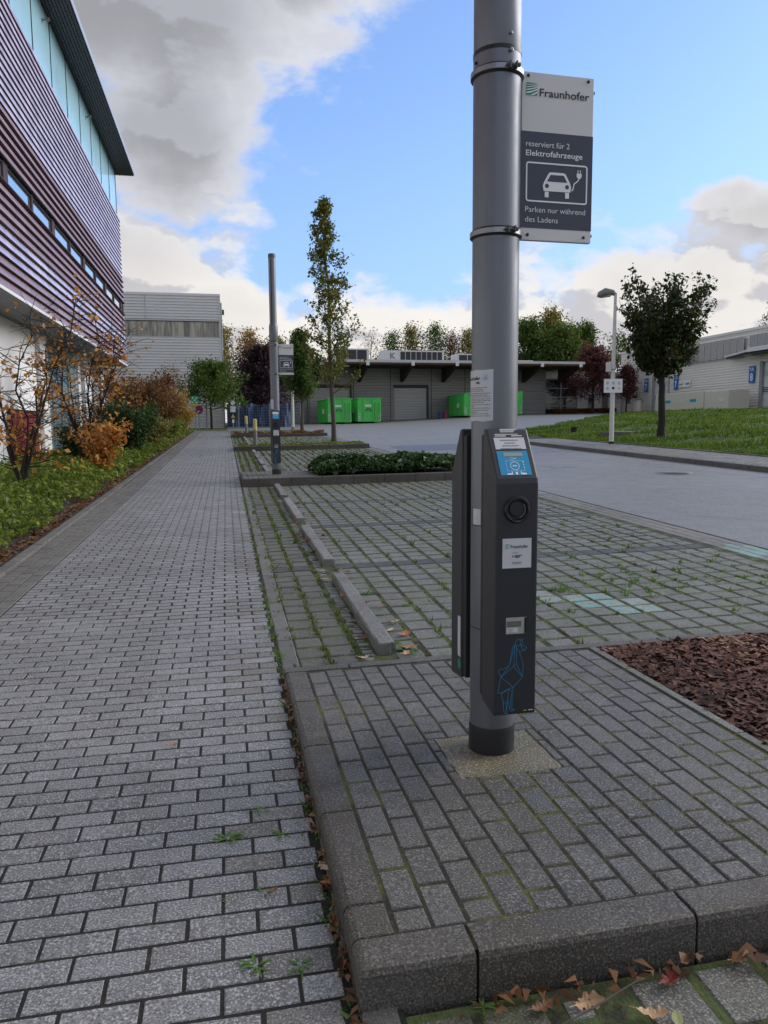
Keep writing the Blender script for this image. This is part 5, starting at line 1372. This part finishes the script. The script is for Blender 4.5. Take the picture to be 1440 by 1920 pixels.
tree('red_tree', (42.4, 75.6, gz(42.4, 76)), 4.6, 1.3, lambda t: .6+1.3*(1-t)**.6, 30, 'smaller dark red tree close to the street lamp board', 'leaf_red', 'bark_dark',
     leaves=5000, size=.2, sig=.2, upang=lambda t: .4+.5*t, r0=.08, rr=.03, seed=22, sub=4, group='red leaved trees')
bgl = ['hazy autumn tree farthest away beside the warehouse wall', 'golden autumn tree above the purple tree', 'pale autumn tree just beside the farther charging column']
for k, (x, y, h, lm) in enumerate(((-.4, 92, 10.4, 'leaf_autumn'), (3.2, 96, 10.2, 'leaf_gold'), (6.4, 94, 9.3, 'leaf_autumn'))):
    tree('autumn_tree', (x, y, gz(x, y)), h, 2, lambda t: 1.2+1.6*(1-t)**.6, 34, bgl[k], lm, 'bark', leaves=5200, size=.30, sig=.38, upang=lambda t: .4+.5*t, r0=.15, rr=.05, seed=30+k, sub=5, group='autumn trees behind the fence')
tree('conifer', (8.2, 88, gz(8, 88)), 8.2, 1.5, lambda t: .2+1.1*(1-t), 44, 'dark spruce top showing above the farther charging sign', 'leaf_dark', 'bark_dark', leaves=6000, size=.25, sig=.16, upang=lambda t: .1+.4*t, r0=.15, rr=.03, seed=41, sub=3)
bl = ['bare thin tree above the first rooftop unit', 'sparse tree between the first and second rooftop units', 'sparse brownish tree behind the letter K unit', 'loose olive tree behind the long rooftop unit', 'thin rusty tree over the end of the long rooftop unit', 'sparse yellowing tree touching the near column']
for k, (x, h, lm, lv, sz) in enumerate(((21.0, 13.0, 'leaf_autumn', 350, .3), (24.0, 12.6, 'leaf_green', 2000, .34), (26.9, 13.4, 'leaf_autumn', 3000, .34), (30.6, 13.9, 'leaf_green', 2600, .34), (33.0, 12.6, 'leaf_rust', 1900, .32), (35.8, 13.0, 'leaf_autumn', 2800, .34))):
    tree('far_tree', (x, 110, gz(x, 110)), h*.93, 3.5, lambda t: .9+2.6*(1-t)**.7, 30, bl[k], lm, 'bark', leaves=int(lv*1.2), size=sz*.95, sig=.42, upang=lambda t: .45+.45*t, r0=.13, rr=.045, seed=50+k, sub=7, group='thin trees behind the loading hall')
gl_ = ['broad green tree behind the canopy nearest the near column', 'tallest green and gold tree behind the canopy', 'green tree behind the canopy end beside the red tree', 'dense green bush filling between the trees behind the canopy']
for k, (x, y, h, lm, e) in enumerate(((41.0, 100, 11.8, 'leaf_green', 3.1), (45.0, 101, 13.2, 'leaf_autumn', 2.8), (49.2, 100, 11.2, 'leaf_green', 2.8), (44.5, 97, 9.6, 'leaf_green', 4.2))):
    tree('broad_tree', (x, y, gz(x, y)), h, 4, lambda t, e=e: e*(.75+.35*math.sin(t*2.6))*(1-.45*t), 40, gl_[k], lm, 'bark', leaves=9000, size=.36, sig=.42, upang=lambda t: .35+.6*t, r0=.25, rr=.08, seed=60+k, sub=6, group='green trees behind the loading hall')
for k, (x, y, h, lv, lb) in enumerate(((53.5, 98, 10.4, 1200, 'thin pale tree behind the street lamp shaft'), (58, 100, 10.6, 5000, 'dark green tree between the street lamp and the round tree'), (70.5, 88, 13.4, 1800, 'thin tree top above the solar panelled hall roof'))):
    tree('far_tree', (x, y, gz(x, y)), h, 5, lambda t: 1.0+1.8*(1-t)**.7, 24, lb, 'leaf_green', 'bark', leaves=lv, size=.34, sig=.35, upang=lambda t: .4+.5*t, r0=.15, rr=.04, seed=70+k, sub=5, group='trees behind the gate hall')
# clipped low hedge strip by the glazed link
r_ = np.random.default_rng(3); n_ = 6000
X = 35.6+r_.random(n_)*7.4; Y = 78.6+r_.random(n_)*.9; Zz = r_.random(n_)**.6*.55
o = link('low_hedge', leaf_mesh('low_hedge', np.c_[X, Y, np.array([gz(a, b_) for a, b_ in zip(X, Y)])+Zz], .16, seed=5), M['leaf_rust']); tag(o, 'low rusty brown hedge strip at the foot of the glazed link', 'hedge')

# ---- planting strip beside the path
bed = grid_sheet('planting_bed', -8, -2.155, 2, 56, 14, 60, lambda x, y: gz(x, y)+.02+.10*sst(-2.2, -3.2, x), M['soil'])
r_ = np.random.default_rng(11); n_ = 90000
Y = 5+(r_.random(n_)**1.35)*50; X = -2.25-(r_.random(n_)**.9)*2.6
edge = .15+.12*np.sin(Y*1.7)+.08*np.sin(Y*4.1+1)
ok = X < -2.17-edge; X, Y = X[ok], Y[ok]; n_ = len(X)
cl = .5+.5*np.sin(X*5.3+np.sin(Y*2.9)*2)*np.sin(Y*3.7+X*2); hmax = (.10+.30*np.clip((-2.3-X)*1.6, 0, 1))*(.55+.6*cl)
Zz = np.array([gz(a, b_) for a, b_ in zip(X, Y)])+.05+r_.random(n_)**.55*hmax
sz = .055*(1+Y/26)
mm = leaf_mesh('ground_cover', np.c_[X, Y, Zz], 1., asp=.55, up=1.6, seed=12)
co = np.empty(len(mm.vertices)*3, np.float32); mm.vertices.foreach_get('co', co); co = co.reshape(-1, 4, 3); ctr = np.c_[X, Y, Zz][:, None, :]
co = ctr+(co-ctr)*sz[:, None, None]; mm.vertices.foreach_set('co', co.reshape(-1).astype(np.float32)); mm.update()
tag(link('ground_cover', mm, M['leaf_cover'], None, 'stuff'), 'yellowish green ground cover filling the planting bed', 'ground cover')
def fallen(n_, fx, fy, name, label, size, seed, zoff=.012, mt='leaf_fallen'):
    q = np.random.default_rng(seed); X, Y = fx(q, n_), fy(q, n_)
    Zz = np.array([gz(a, b_) for a, b_ in zip(X, Y)])+zoff+q.random(n_)*.02
    V = np.zeros((n_, 4, 3)); an = q.random(n_)*6.28; L_ = size*q.uniform(.6, 1.3, n_); d = np.c_[np.cos(an), np.sin(an)]; s_ = np.c_[-np.sin(an), np.cos(an)]
    for k, (a, c, h) in enumerate(((-.5, 0, .0), (0, .3, .5), (.5, 0, .1), (0, -.3, .5))): V[:, k, :2] = np.c_[X, Y]+d*((a+q.uniform(-.3, .3, n_))*L_)[:, None]+s_*((c*q.uniform(.3, 1.3, n_)+q.uniform(-.12, .12, n_))*L_)[:, None]; V[:, k, 2] = Zz+h*L_*q.uniform(0, 1, n_)
    o = link(name, quads_mesh(name, V.reshape(-1, 3), np.arange(4*n_).reshape(-1, 4)), M[mt], None, 'stuff'); tag(o, label, 'leaves')
fallen(2600, lambda q, n_: -2.17-np.abs(q.normal(0, .13, n_)), lambda q, n_: 5+q.random(n_)**1.3*40, 'leaf_litter', 'rusty fallen leaves along the edge of the planting bed', .07, 5, .03)
# shrubs
def shrub(name, base, H_, stems, spread, label, lm, leaves, size, sig, seed, bare=.0, r0=.02, cat='shrub', bm_='bark_dark', group=None, sub=5, low=.25):
    q = np.random.default_rng(seed); b = MB(); pts = []; x, y, z = base
    for k in range(stems):
        az = k*2.4+q.normal()*.4; ln = H_*q.uniform(.75, 1.05); out = spread*q.uniform(.5, 1.1)
        P = [Vector((x+q.normal()*.08, y+q.normal()*.08, z-.05))]; n_ = 6
        for i in range(1, n_+1):
            t = i/n_; P.append(Vector((x+math.cos(az)*out*t**1.25+q.normal()*.03*H_*t, y+math.sin(az)*out*t**1.25+q.normal()*.03*H_*t, z+ln*t)))
        b.tube(P, [r0*(1-.13*i) for i in range(n_+1)], 6, caps=False)
        for i in range(2, n_+1):
            for _ in range(sub):
                p = P[i-1].lerp(P[i], q.random()); d = Vector((q.normal(), q.normal(), .55+q.normal()*.4)).normalized(); l2 = H_*.20*q.uniform(.5, 1.2)
                m_ = p+d*l2*.5+Vector((q.normal(), q.normal(), q.normal()))*l2*.08; e = m_+(d+Vector((q.normal(), q.normal(), q.normal()))*.35).normalized()*l2*.6
                b.tube([p, m_, e], [r0*.32, r0*.2, r0*.1], 4, caps=False); pts += [m_.lerp(e, q.random()) for _ in range(3)]+[e]
                for _ in range(2):
                    d3 = Vector((q.normal(), q.normal(), q.normal()*.6+.2)).normalized(); e3 = m_+d3*l2*.55; b.tube([m_, e3], [r0*.16, r0*.08], 3, caps=False); pts += [e3, m_.lerp(e3, .6)]
    t = thing(name, base, label, cat, group); b.obj('stems', M[bm_], t, fix=False)
    Q = np.array([p[:] for p in pts]); 
    if bare:
        keep = (np.sin(Q[:, 0]*3.1+Q[:, 2]*2.2+seed)*np.sin(Q[:, 1]*2.3+Q[:, 2]*1.7)) > bare-.5
        if keep.sum() > 30: Q = Q[keep]
    idx = q.integers(0, len(Q), leaves); P = Q[idx]+q.normal(0, sig, (leaves, 3)); P = P[P[:, 2] > z+.05]
    link('foliage', leaf_mesh('foliage', P, size, asp=.6, seed=seed), M[lm], t); return t
def gb(x, y): return (x, y, gz(x, y)+.08)
shrub('bare_shrub', gb(-3.35, 19.3), 3.7, 7, 1.15, 'large half bare shrub with orange leaves in front of the white wall', 'leaf_orange', 1050, .10, .09, 101, .45, .032, sub=7)
shrub('bare_shrub', gb(-3.35, 13.6), 3.2, 6, 1.0, 'half bare orange shrub at the edge near the red panel', 'leaf_orange', 650, .10, .07, 103, .5, .03)
shrub('bare_shrub', gb(-3.3, 26.2), 2.1, 7, .9, 'thin leafless shrub in front of the glazed ground floor', 'leaf_orange', 260, .10, .08, 105, .5, .022)
shrub('orange_shrub', gb(-2.75, 17.9), 1.15, 7, .55, 'low bright orange leaved shrub at the bed edge', 'leaf_orange', 1300, .10, .07, 107, 0, .014)
shrub('orange_shrub', gb(-3.6, 25.4), 1.5, 7, .6, 'peach coloured shrub behind the dark evergreen bush', 'leaf_orange', 900, .11, .08, 109, 0, .014)
shrub('evergreen_bush', gb(-3.05, 25.0), 1.55, 16, .85, 'dense dark green evergreen bush in the middle of the bed', 'leaf_dark', 16000, .085, .12, 111, 0, .02, sub=7)
shrub('evergreen_bush', gb(-3.6, 20.6), 1.0, 8, .5, 'dark green bush growing under the large half bare shrub', 'leaf_dark', 3500, .08, .10, 112, 0, .02, sub=6)
shrub('rust_shrub', gb(-3.6, 35.8), 2.5, 16, 1.3, 'big rust red shrub at the corner of the office building', 'leaf_rust', 6000, .12, .15, 113, 0, .03, sub=7)
shrub('rust_shrub', gb(-3.4, 41.0), 2.3, 14, 1.2, 'dark red shrub behind the plain grey post', 'leaf_rust', 6000, .13, .16, 115, 0, .03, sub=7)
shrub('rust_shrub', gb(-5.0, 47.0), 3.3, 14, 2.2, 'tall dull red and green shrub in front of the warehouse wall', 'leaf_rust', 9000, .16, .22, 116, 0, .03, sub=7)
shrub('golden_shrub', gb(-2.9, 44.5), 2.2, 9, .8, 'golden yellow shrub beside the green sign', 'leaf_gold', 3000, .13, .12, 117, 0, .02)
shrub('golden_shrub', gb(-3.0, 51.0), 1.4, 12, 1.0, 'low olive and gold bush at the far end of the bed', 'leaf_gold', 5000, .12, .14, 119, 0, .02)
shrub('green_shrub', gb(-2.9, 29.5), 1.0, 12, .8, 'low green and brown shrub past the dark evergreen bush', 'leaf_autumn', 5000, .09, .12, 121, 0, .015)
shrub('green_shrub', gb(-2.75, 36.5), .9, 12, .9, 'low bright green shrub at the foot of the grey post', 'leaf_cover', 5000, .10, .12, 123, 0, .015)

# ---- ivy bed on the second island
grid_sheet('ivy_soil', 1.78, 5.24, ISL[1][0]+.13, ISL[1][1]-.1, 6, 6, lambda x, y: zt2(x, y)-.02, M['soil'])
r_ = np.random.default_rng(21); n_ = 9000
X = 1.80+r_.random(n_)*3.3; Y = ISL[1][0]+.20+r_.random(n_)*1.9
ex = np.minimum(np.minimum((X-1.75)/.35, (5.2-X)/.3), np.minimum((Y-ISL[1][0]-.1)/.35, (ISL[1][0]+2.2-Y)/.3)); top = .33*np.clip(ex, 0, 1)**.5*(.85+.18*np.sin(X*4.2+Y)+.12*np.sin(X*9+Y*5))
Zz = np.array([zt2(a, b_) for a, b_ in zip(X, Y)])+top*r_.random(n_)**.3+.02
t = thing('ivy_bed', (3.4, 16.2, zt2(3.4, 16.2)), 'long mound of dark glossy ivy on the second island', 'ivy')
link('foliage', leaf_mesh('foliage', np.c_[X, Y, Zz], .125, asp=.85, up=.7, seed=22), M['leaf_ivy'], t)
b = MB()
for k in range(60):
    x, y = 1.9+random.random()*3.0, ISL[1][0]+.35+random.random()*1.6; z = zt2(x, y); b.tube([(x, y, z), (x+random.gauss(0, .15), y+random.gauss(0, .15), z+.32)], [.008, .004], 4)
o = b.obj('stems', M['bark_dark'], t); o['kind'] = 'stuff'
# low planting on islands three and four
def cover(zt, y0, x0, x1, n_, size, mt, name, label, hmax, seed):
    q = np.random.default_rng(seed); X = x0+q.random(n_)*(x1-x0); Y = y0+.15+q.random(n_)*2.2
    Zz = np.array([zt(a, b_) for a, b_ in zip(X, Y)])+q.random(n_)*hmax*(.6+.4*np.sin(X*5))
    tag(link(name, leaf_mesh(name, np.c_[X, Y, Zz], size, seed=seed), M[mt], None, 'stuff'), label, 'ground cover')
cover(zt3, ISL[2][0], .45, 5.15, 5000, .07, 'leaf_cover', 'island_ground_cover', 'short grass and weeds on the island of the tall narrow tree', .08, 31)
cover(zt4, ISL[3][0], .45, 5.35, 4000, .10, 'leaf_rust', 'island_ground_cover', 'low brown planting on the island of the second young tree', .16, 33)
# ---- bark mulch on the first island
r_ = np.random.default_rng(41); n_ = 30000
X = 2.205+r_.random(n_)*3.0; Y = ISL[0][0]+.14+r_.random(n_)*2.32
Zz = np.array([zt1(a, b_) for a, b_ in zip(X, Y)])-.030+r_.random(n_)*.035+.012*np.clip((X-2.2)/.4, 0, 1)
an = r_.random(n_)*6.28; L_ = .05*r_.uniform(.4, 1.5, n_); W_ = L_*r_.uniform(.2, .5, n_); tl = r_.normal(0, .28, (n_, 2))
d = np.c_[np.cos(an), np.sin(an), tl[:, 0]]; s_ = np.c_[-np.sin(an), np.cos(an), tl[:, 1]]
V = np.zeros((n_, 4, 3)); C0 = np.c_[X, Y, Zz]
for k, (a, c) in enumerate(((-.5, -.4), (.5, -.5), (.45, .5), (-.5, .4))): V[:, k] = C0+d*(a*L_)[:, None]+s_*(c*W_)[:, None]
tag(link('bark_mulch', quads_mesh('bark_mulch', V.reshape(-1, 3), np.arange(4*n_).reshape(-1, 4)), M['bark_chip'], None, 'stuff'), 'reddish brown bark chips filling the near island bed', 'bark mulch')
mb_ = grid_sheet('mulch_bed', 2.20, 5.24, ISL[0][0]+.13, ISL[0][1]-.1, 6, 6, lambda x, y: zt1(x, y)-.026+.012*min(1, max(0, (x-2.2)/.4)), M['soil'])
# ---- grass tufts and moss in the bay joints
def tufts(n_, fx, fy, hf, name, label, mt, seed, blades=7, wd=.006):
    q = np.random.default_rng(seed); X, Y = fx(q, n_), fy(q, n_); V = []; 
    Z0 = np.array([gz(a, b_) for a, b_ in zip(X, Y)])-.008
    n2 = n_*blades; Xb = np.repeat(X, blades)+q.normal(0, .014, n2); Yb = np.repeat(Y, blades)+q.normal(0, .018, n2); Zb = np.repeat(Z0, blades)
    h = np.repeat(hf(q, n_), blades)*q.uniform(.4, 1.1, n2); an = q.random(n2)*6.28; l_ = q.normal(0, .55, (n2, 2))*h[:, None]; w_ = wd*q.uniform(.6, 1.4, n2)*(1+Yb/14)
    T = np.zeros((n2, 3, 3)); T[:, 0] = np.c_[Xb-np.cos(an)*w_, Yb-np.sin(an)*w_, Zb]; T[:, 1] = np.c_[Xb+np.cos(an)*w_, Yb+np.sin(an)*w_, Zb]; T[:, 2] = np.c_[Xb+l_[:, 0], Yb+l_[:, 1], Zb+h]
    tag(link(name, quads_mesh(name, T.reshape(-1, 3), np.arange(n2*3).reshape(-1, 3)), M[mt], None, 'stuff'), label, 'grass')
def jx(q, n_): # on the wide joints between paver columns
    cols = np.array([.38, .57, .765]+[.98+.2*i for i in range(20)]); p = np.where(np.arange(len(cols)) < 3, 4., 1.); p /= p.sum()
    return cols[q.choice(len(cols), n_, p=p)]+q.normal(0, .01, n_)
tufts(3000, jx, lambda q, n_: 4.35+q.random(n_)*10.7, lambda q, n_: np.clip(q.exponential(.016, n_), .008, .08), 'joint_grass', 'small grass tufts and moss in the joints of the near parking bays', 'moss_tuft', 61)
tufts(60, lambda q, n_: q.uniform(2.2, 5.0, n_), lambda q, n_: 5.9+q.normal(0, .35, n_), lambda q, n_: q.uniform(.03, .075, n_), 'joint_grass', 'brighter grass tufts around the teal painted stones', 'weed', 63, 10)
tufts(2600, jx, lambda q, n_: 17.7+q.random(n_)*10.5, lambda q, n_: np.clip(q.exponential(.03, n_), .01, .1), 'joint_grass', 'grass in the joints of the bays beyond the ivy bed', 'moss_tuft', 65)
tufts(2400, jx, lambda q, n_: 30.9+q.random(n_)*24, lambda q, n_: np.clip(q.exponential(.03, n_), .01, .1), 'joint_grass', 'grass in the joints of the farthest parking bays', 'moss_tuft', 67)
tufts(260, lambda q, n_: .272+q.normal(0, .008, n_), lambda q, n_: 1.6+q.random(n_)**1.4*12, lambda q, n_: np.clip(q.exponential(.02, n_), .01, .06), 'edge_grass', 'tiny weeds along the path edge', 'weed', 69, 6)
# ---- single weeds in the path joints
def rosette(x, y, n_, L_, label, seed, wdt=.22, zoff=0.):
    q = random.Random(seed); z = gz(x, y)-.004+zoff; b = MB()
    for k in range(n_):
        a = k*2.4+q.gauss(0, .25); ln = L_*q.uniform(.6, 1.1); d = Vector((math.cos(a), math.sin(a), 0)); s_ = Vector((-d.y, d.x, 0)); rise = q.uniform(.15, .8)
        prev = None; n2 = 6
        for i in range(n2+1):
            t = i/n2; w_ = ln*wdt*math.sin(math.pi*min(1, t*.92+.06))**.8*(1 if i % 2 else .62)*.5
            c = Vector((x, y, z))+d*ln*t+Vector((0, 0, ln*rise*(t-.75*t*t)))
            cur = (c-s_*w_+Vector((0, 0, w_*.3)), c, c+s_*w_+Vector((0, 0, w_*.3)))
            if prev: b.poly([prev[0], prev[1], cur[1], cur[0]]); b.poly([prev[1], prev[2], cur[2], cur[1]])
            prev = cur
    o = b.obj('weed', M['weed'], fix=False); tag(o, label, 'weed', 'weeds growing in the paving')
WEEDS = [((-.035, 2.62), 14, .062, 'bushy green weed in the path joint, widest one away from the kerb'), ((.15, 2.61), 8, .05, 'small upright green weed close to the kerb joint stone'), ((.085, 2.78), 9, .052, 'greyish weed with a dead leaf, farthest of the path weeds'),
         ((.035, 1.965), 10, .06, 'dandelion-like weed with long leaves near the bottom of the path'), ((.155, 1.945), 11, .05, 'dandelion-like weed closest to the bottom of the kerb'), ((-.035, 2.27), 6, .03, 'tiny weed in a cross joint in the middle of the path'), ((.075, 2.285), 6, .035, 'little round leaved weed beside a dead leaf'),
         ((1.68, 1.655), 12, .075, 'star shaped green weed at the foot of the front kerb'), ((1.84, 1.66), 7, .07, 'broad leaved green weed by the front kerb edge'), ((.60, 1.70), 7, .045, 'small green weed under the front kerb joint'),
         ((1.10, 6.05), 10, .13, 'bright green weed behind the nearest wheel stop'), ((1.07, 4.52), 9, .13, 'dark leafy weed at the near end of the nearest wheel stop'), ((1.02, 4.72), 9, .08, 'pale grass tuft among leaves beside the nearest wheel stop'), ((1.33, 5.6), 8, .07, 'small bright weed in the bay joint near the wheel stop'), ((2.62, 5.78), 8, .07, 'bright weed just above the teal painted stones'), ((3.55, 6.15), 9, .08, 'bright weed in the bay joints far from the column')]
for k, ((x, y), n_, L_, lb) in enumerate(WEEDS): rosette(x, y, n_, L_, lb, 200+k)
# ---- single fallen oak leaves
def oak(x, y, L_, rot, label, mt, curl=.25, zoff=.012, tilt=0., seed=1, lobes=True):
    q = random.Random(seed); b = MB(); n_ = 14; zb = gz(x, y)+zoff
    Mx = Matrix.Translation((x, y, zb)) @ Matrix.Rotation(rot, 4, 'Z') @ Matrix.Rotation(tilt, 4, 'X')
    prev = None
    for i in range(n_+1):
        t = i/n_; env = (math.sin(math.pi*min(1, t*.98+.02))**.7)*(.55+.45*t)
        lob = (1+.42*math.cos(t*6.28*3.5+2.4)) if lobes else 1.15
        w_ = max(.012, .27*env*lob)*L_; zc = curl*L_*(t-.5)**2*1.6; c = Vector((L_*(t-.5), q.gauss(0, .006)*L_, zc)); e = curl*w_*q.uniform(.4, 1.0)
        cur = [Mx @ (c+Vector((0, -w_, e))), Mx @ c, Mx @ (c+Vector((0, w_, e*q.uniform(.5, 1.2))))]
        if prev: b.poly([prev[0], prev[1], cur[1], cur[0]]); b.poly([prev[1], prev[2], cur[2], cur[1]])
        prev = cur
    s0 = Mx @ Vector((-L_*.5, 0, curl*L_*.4)); s1_ = Mx @ Vector((-L_*.72, .02*L_, curl*L_*.5)); b.tube([s0, s1_], .0015, 4)
    o = b.obj('fallen_leaf', mt, fix=False); tag(o, label, 'leaf', 'single fallen leaves')
LT = plain('leaf_tan', (.42, .26, .14), .6, var=.3, scale=30); LBR = plain('leaf_brown', (.17, .075, .035), .6, var=.4, scale=30); LO = plain('leaf_rust_orange', (.36, .13, .035), .55, var=.35, scale=30); LR = plain('leaf_crimson', (.20, .028, .018), .55, var=.4, scale=30); LG = plain('leaf_pale_green', (.30, .31, .14), .6, var=.2, scale=30); LP = plain('leaf_pale', (.50, .40, .28), .6, var=.2, scale=30)
LEAVES = [((.74, 1.65), .085, .3, 'rust brown oak leaf nearest the front kerb joint', LBR), ((.86, 1.645), .10, .1, 'lobed tan oak leaf against the front kerb, standing up', LT), ((1.00, 1.57), .095, -.3, 'large tan oak leaf lying flat below the front kerb', LT), ((1.05, 1.54), .065, 1.2, 'pale green rounded leaf under the tan oak leaf', LG), ((1.10, 1.66), .085, .5, 'dark crimson leaf leaning on the front kerb', LR), ((1.33, 1.69), .07, .2, 'small curled tan leaf at the foot of the front kerb', LT),
          ((1.50, 1.685), .06, 1.9, 'brown curled leaf beside the star shaped weed', LBR), ((1.62, 1.69), .085, .7, 'tan lobed leaf behind the star shaped weed', LT), ((1.72, 1.70), .08, 2.3, 'orange brown oak leaf near the frame edge by the kerb', LO),
          ((.272, 1.96), .095, 1.3, 'upright tan leaf stuck in the gap beside the kerb corner', LP), ((.285, 1.90), .06, .4, 'rust red leaf below the upright tan leaf', LO), ((.27, 2.28), .08, .9, 'orange and brown leaf wedged against the left kerb face', LO), ((.275, 2.36), .07, 2.0, 'pale crumpled leaf above the orange wedged leaf', LP), ((.10, 2.27), .045, .2, 'small flat brown leaf lying alone on the path', LBR), ((-.28, 3.42), .05, .1, 'single orange leaf in the middle of the path', LO), ((.255, 4.95), .05, .1, 'small orange leaf on the path edging', LO),
          ((1.12, 5.12), .13, .2, 'pale curled leaf lying behind the nearest wheel stop', LP), ((1.06, 4.95), .10, 1.0, 'white pink leaf leaning on the nearest wheel stop', LP), ((1.13, 4.83), .13, .5, 'bright orange oak leaf behind the nearest wheel stop', LO), ((1.10, 4.55), .14, .1, 'orange leaf at the near end of the wheel stop', LO), ((.78, 4.42), .09, .3, 'small white leaf in front of the nearest wheel stop', LP), ((1.03, 4.38), .10, .8, 'brown leaf resting on the edge stones before the wheel stop', LT), ((.84, 4.83), .11, .3, 'deep red leaf between setts and the nearest wheel stop', LR), ((1.12, 5.55), .08, .1, 'bright red leaf behind the middle of the nearest wheel stop', LR), ((2.55, 5.42), .09, .4, 'tan leaf on the teal painted stones', LT), ((2.02, 5.60), .11, .2, 'red brown leaf cluster left of the teal painted stones', LR), ((1.66, 1.92), .07, 1.2, 'small tan oak leaf on top of the front kerb', LT)]
for k, ((x, y), L_, ro, lb, mt) in enumerate(LEAVES):
    zo = .012; L_ *= .85
    if k == 26: zo = zt1(x, y)-gz(x, y)+.01
    if k == 21: zo = .03
    oak(x, y, L_, ro, lb, mt, curl=random.uniform(.2, .6), zoff=zo, tilt=(1.0 if k in (1, 9) else random.uniform(-.2, .3)), seed=k, lobes=k not in (3, 9, 13))
fallen(170, lambda q, n_: .274+q.normal(0, .007, n_), lambda q, n_: 1.6+q.random(n_)*2.6, 'kerb_leaf_litter', 'brown leaf bits packed between the path and the near kerb', .034, 7, .004)
fallen(60, lambda q, n_: .5+q.random(n_)*1.4, lambda q, n_: 1.70-np.abs(q.normal(0, .03, n_)), 'kerb_leaf_litter', 'brown leaf bits along the foot of the front kerb', .045, 8)
fallen(70, lambda q, n_: np.where(q.random(n_) < .5, .86, 1.02)+q.normal(0, .035, n_), lambda q, n_: 4.5+q.random(n_)*8, 'bay_leaf_litter', 'scattered leaf bits beside the wheel stops', .07, 9)
b = MB(); b.tube([(.70, 1.56, gz(.7, 1.56)+.02), (.85, 1.60, gz(.85, 1.6)+.03), (1.02, 1.66, gz(1, 1.66)+.035)], [.002, .003, .002], 6)
tag(b.obj('twig', M['bark_light']), 'thin dry twig lying among leaves under the front kerb', 'twig')
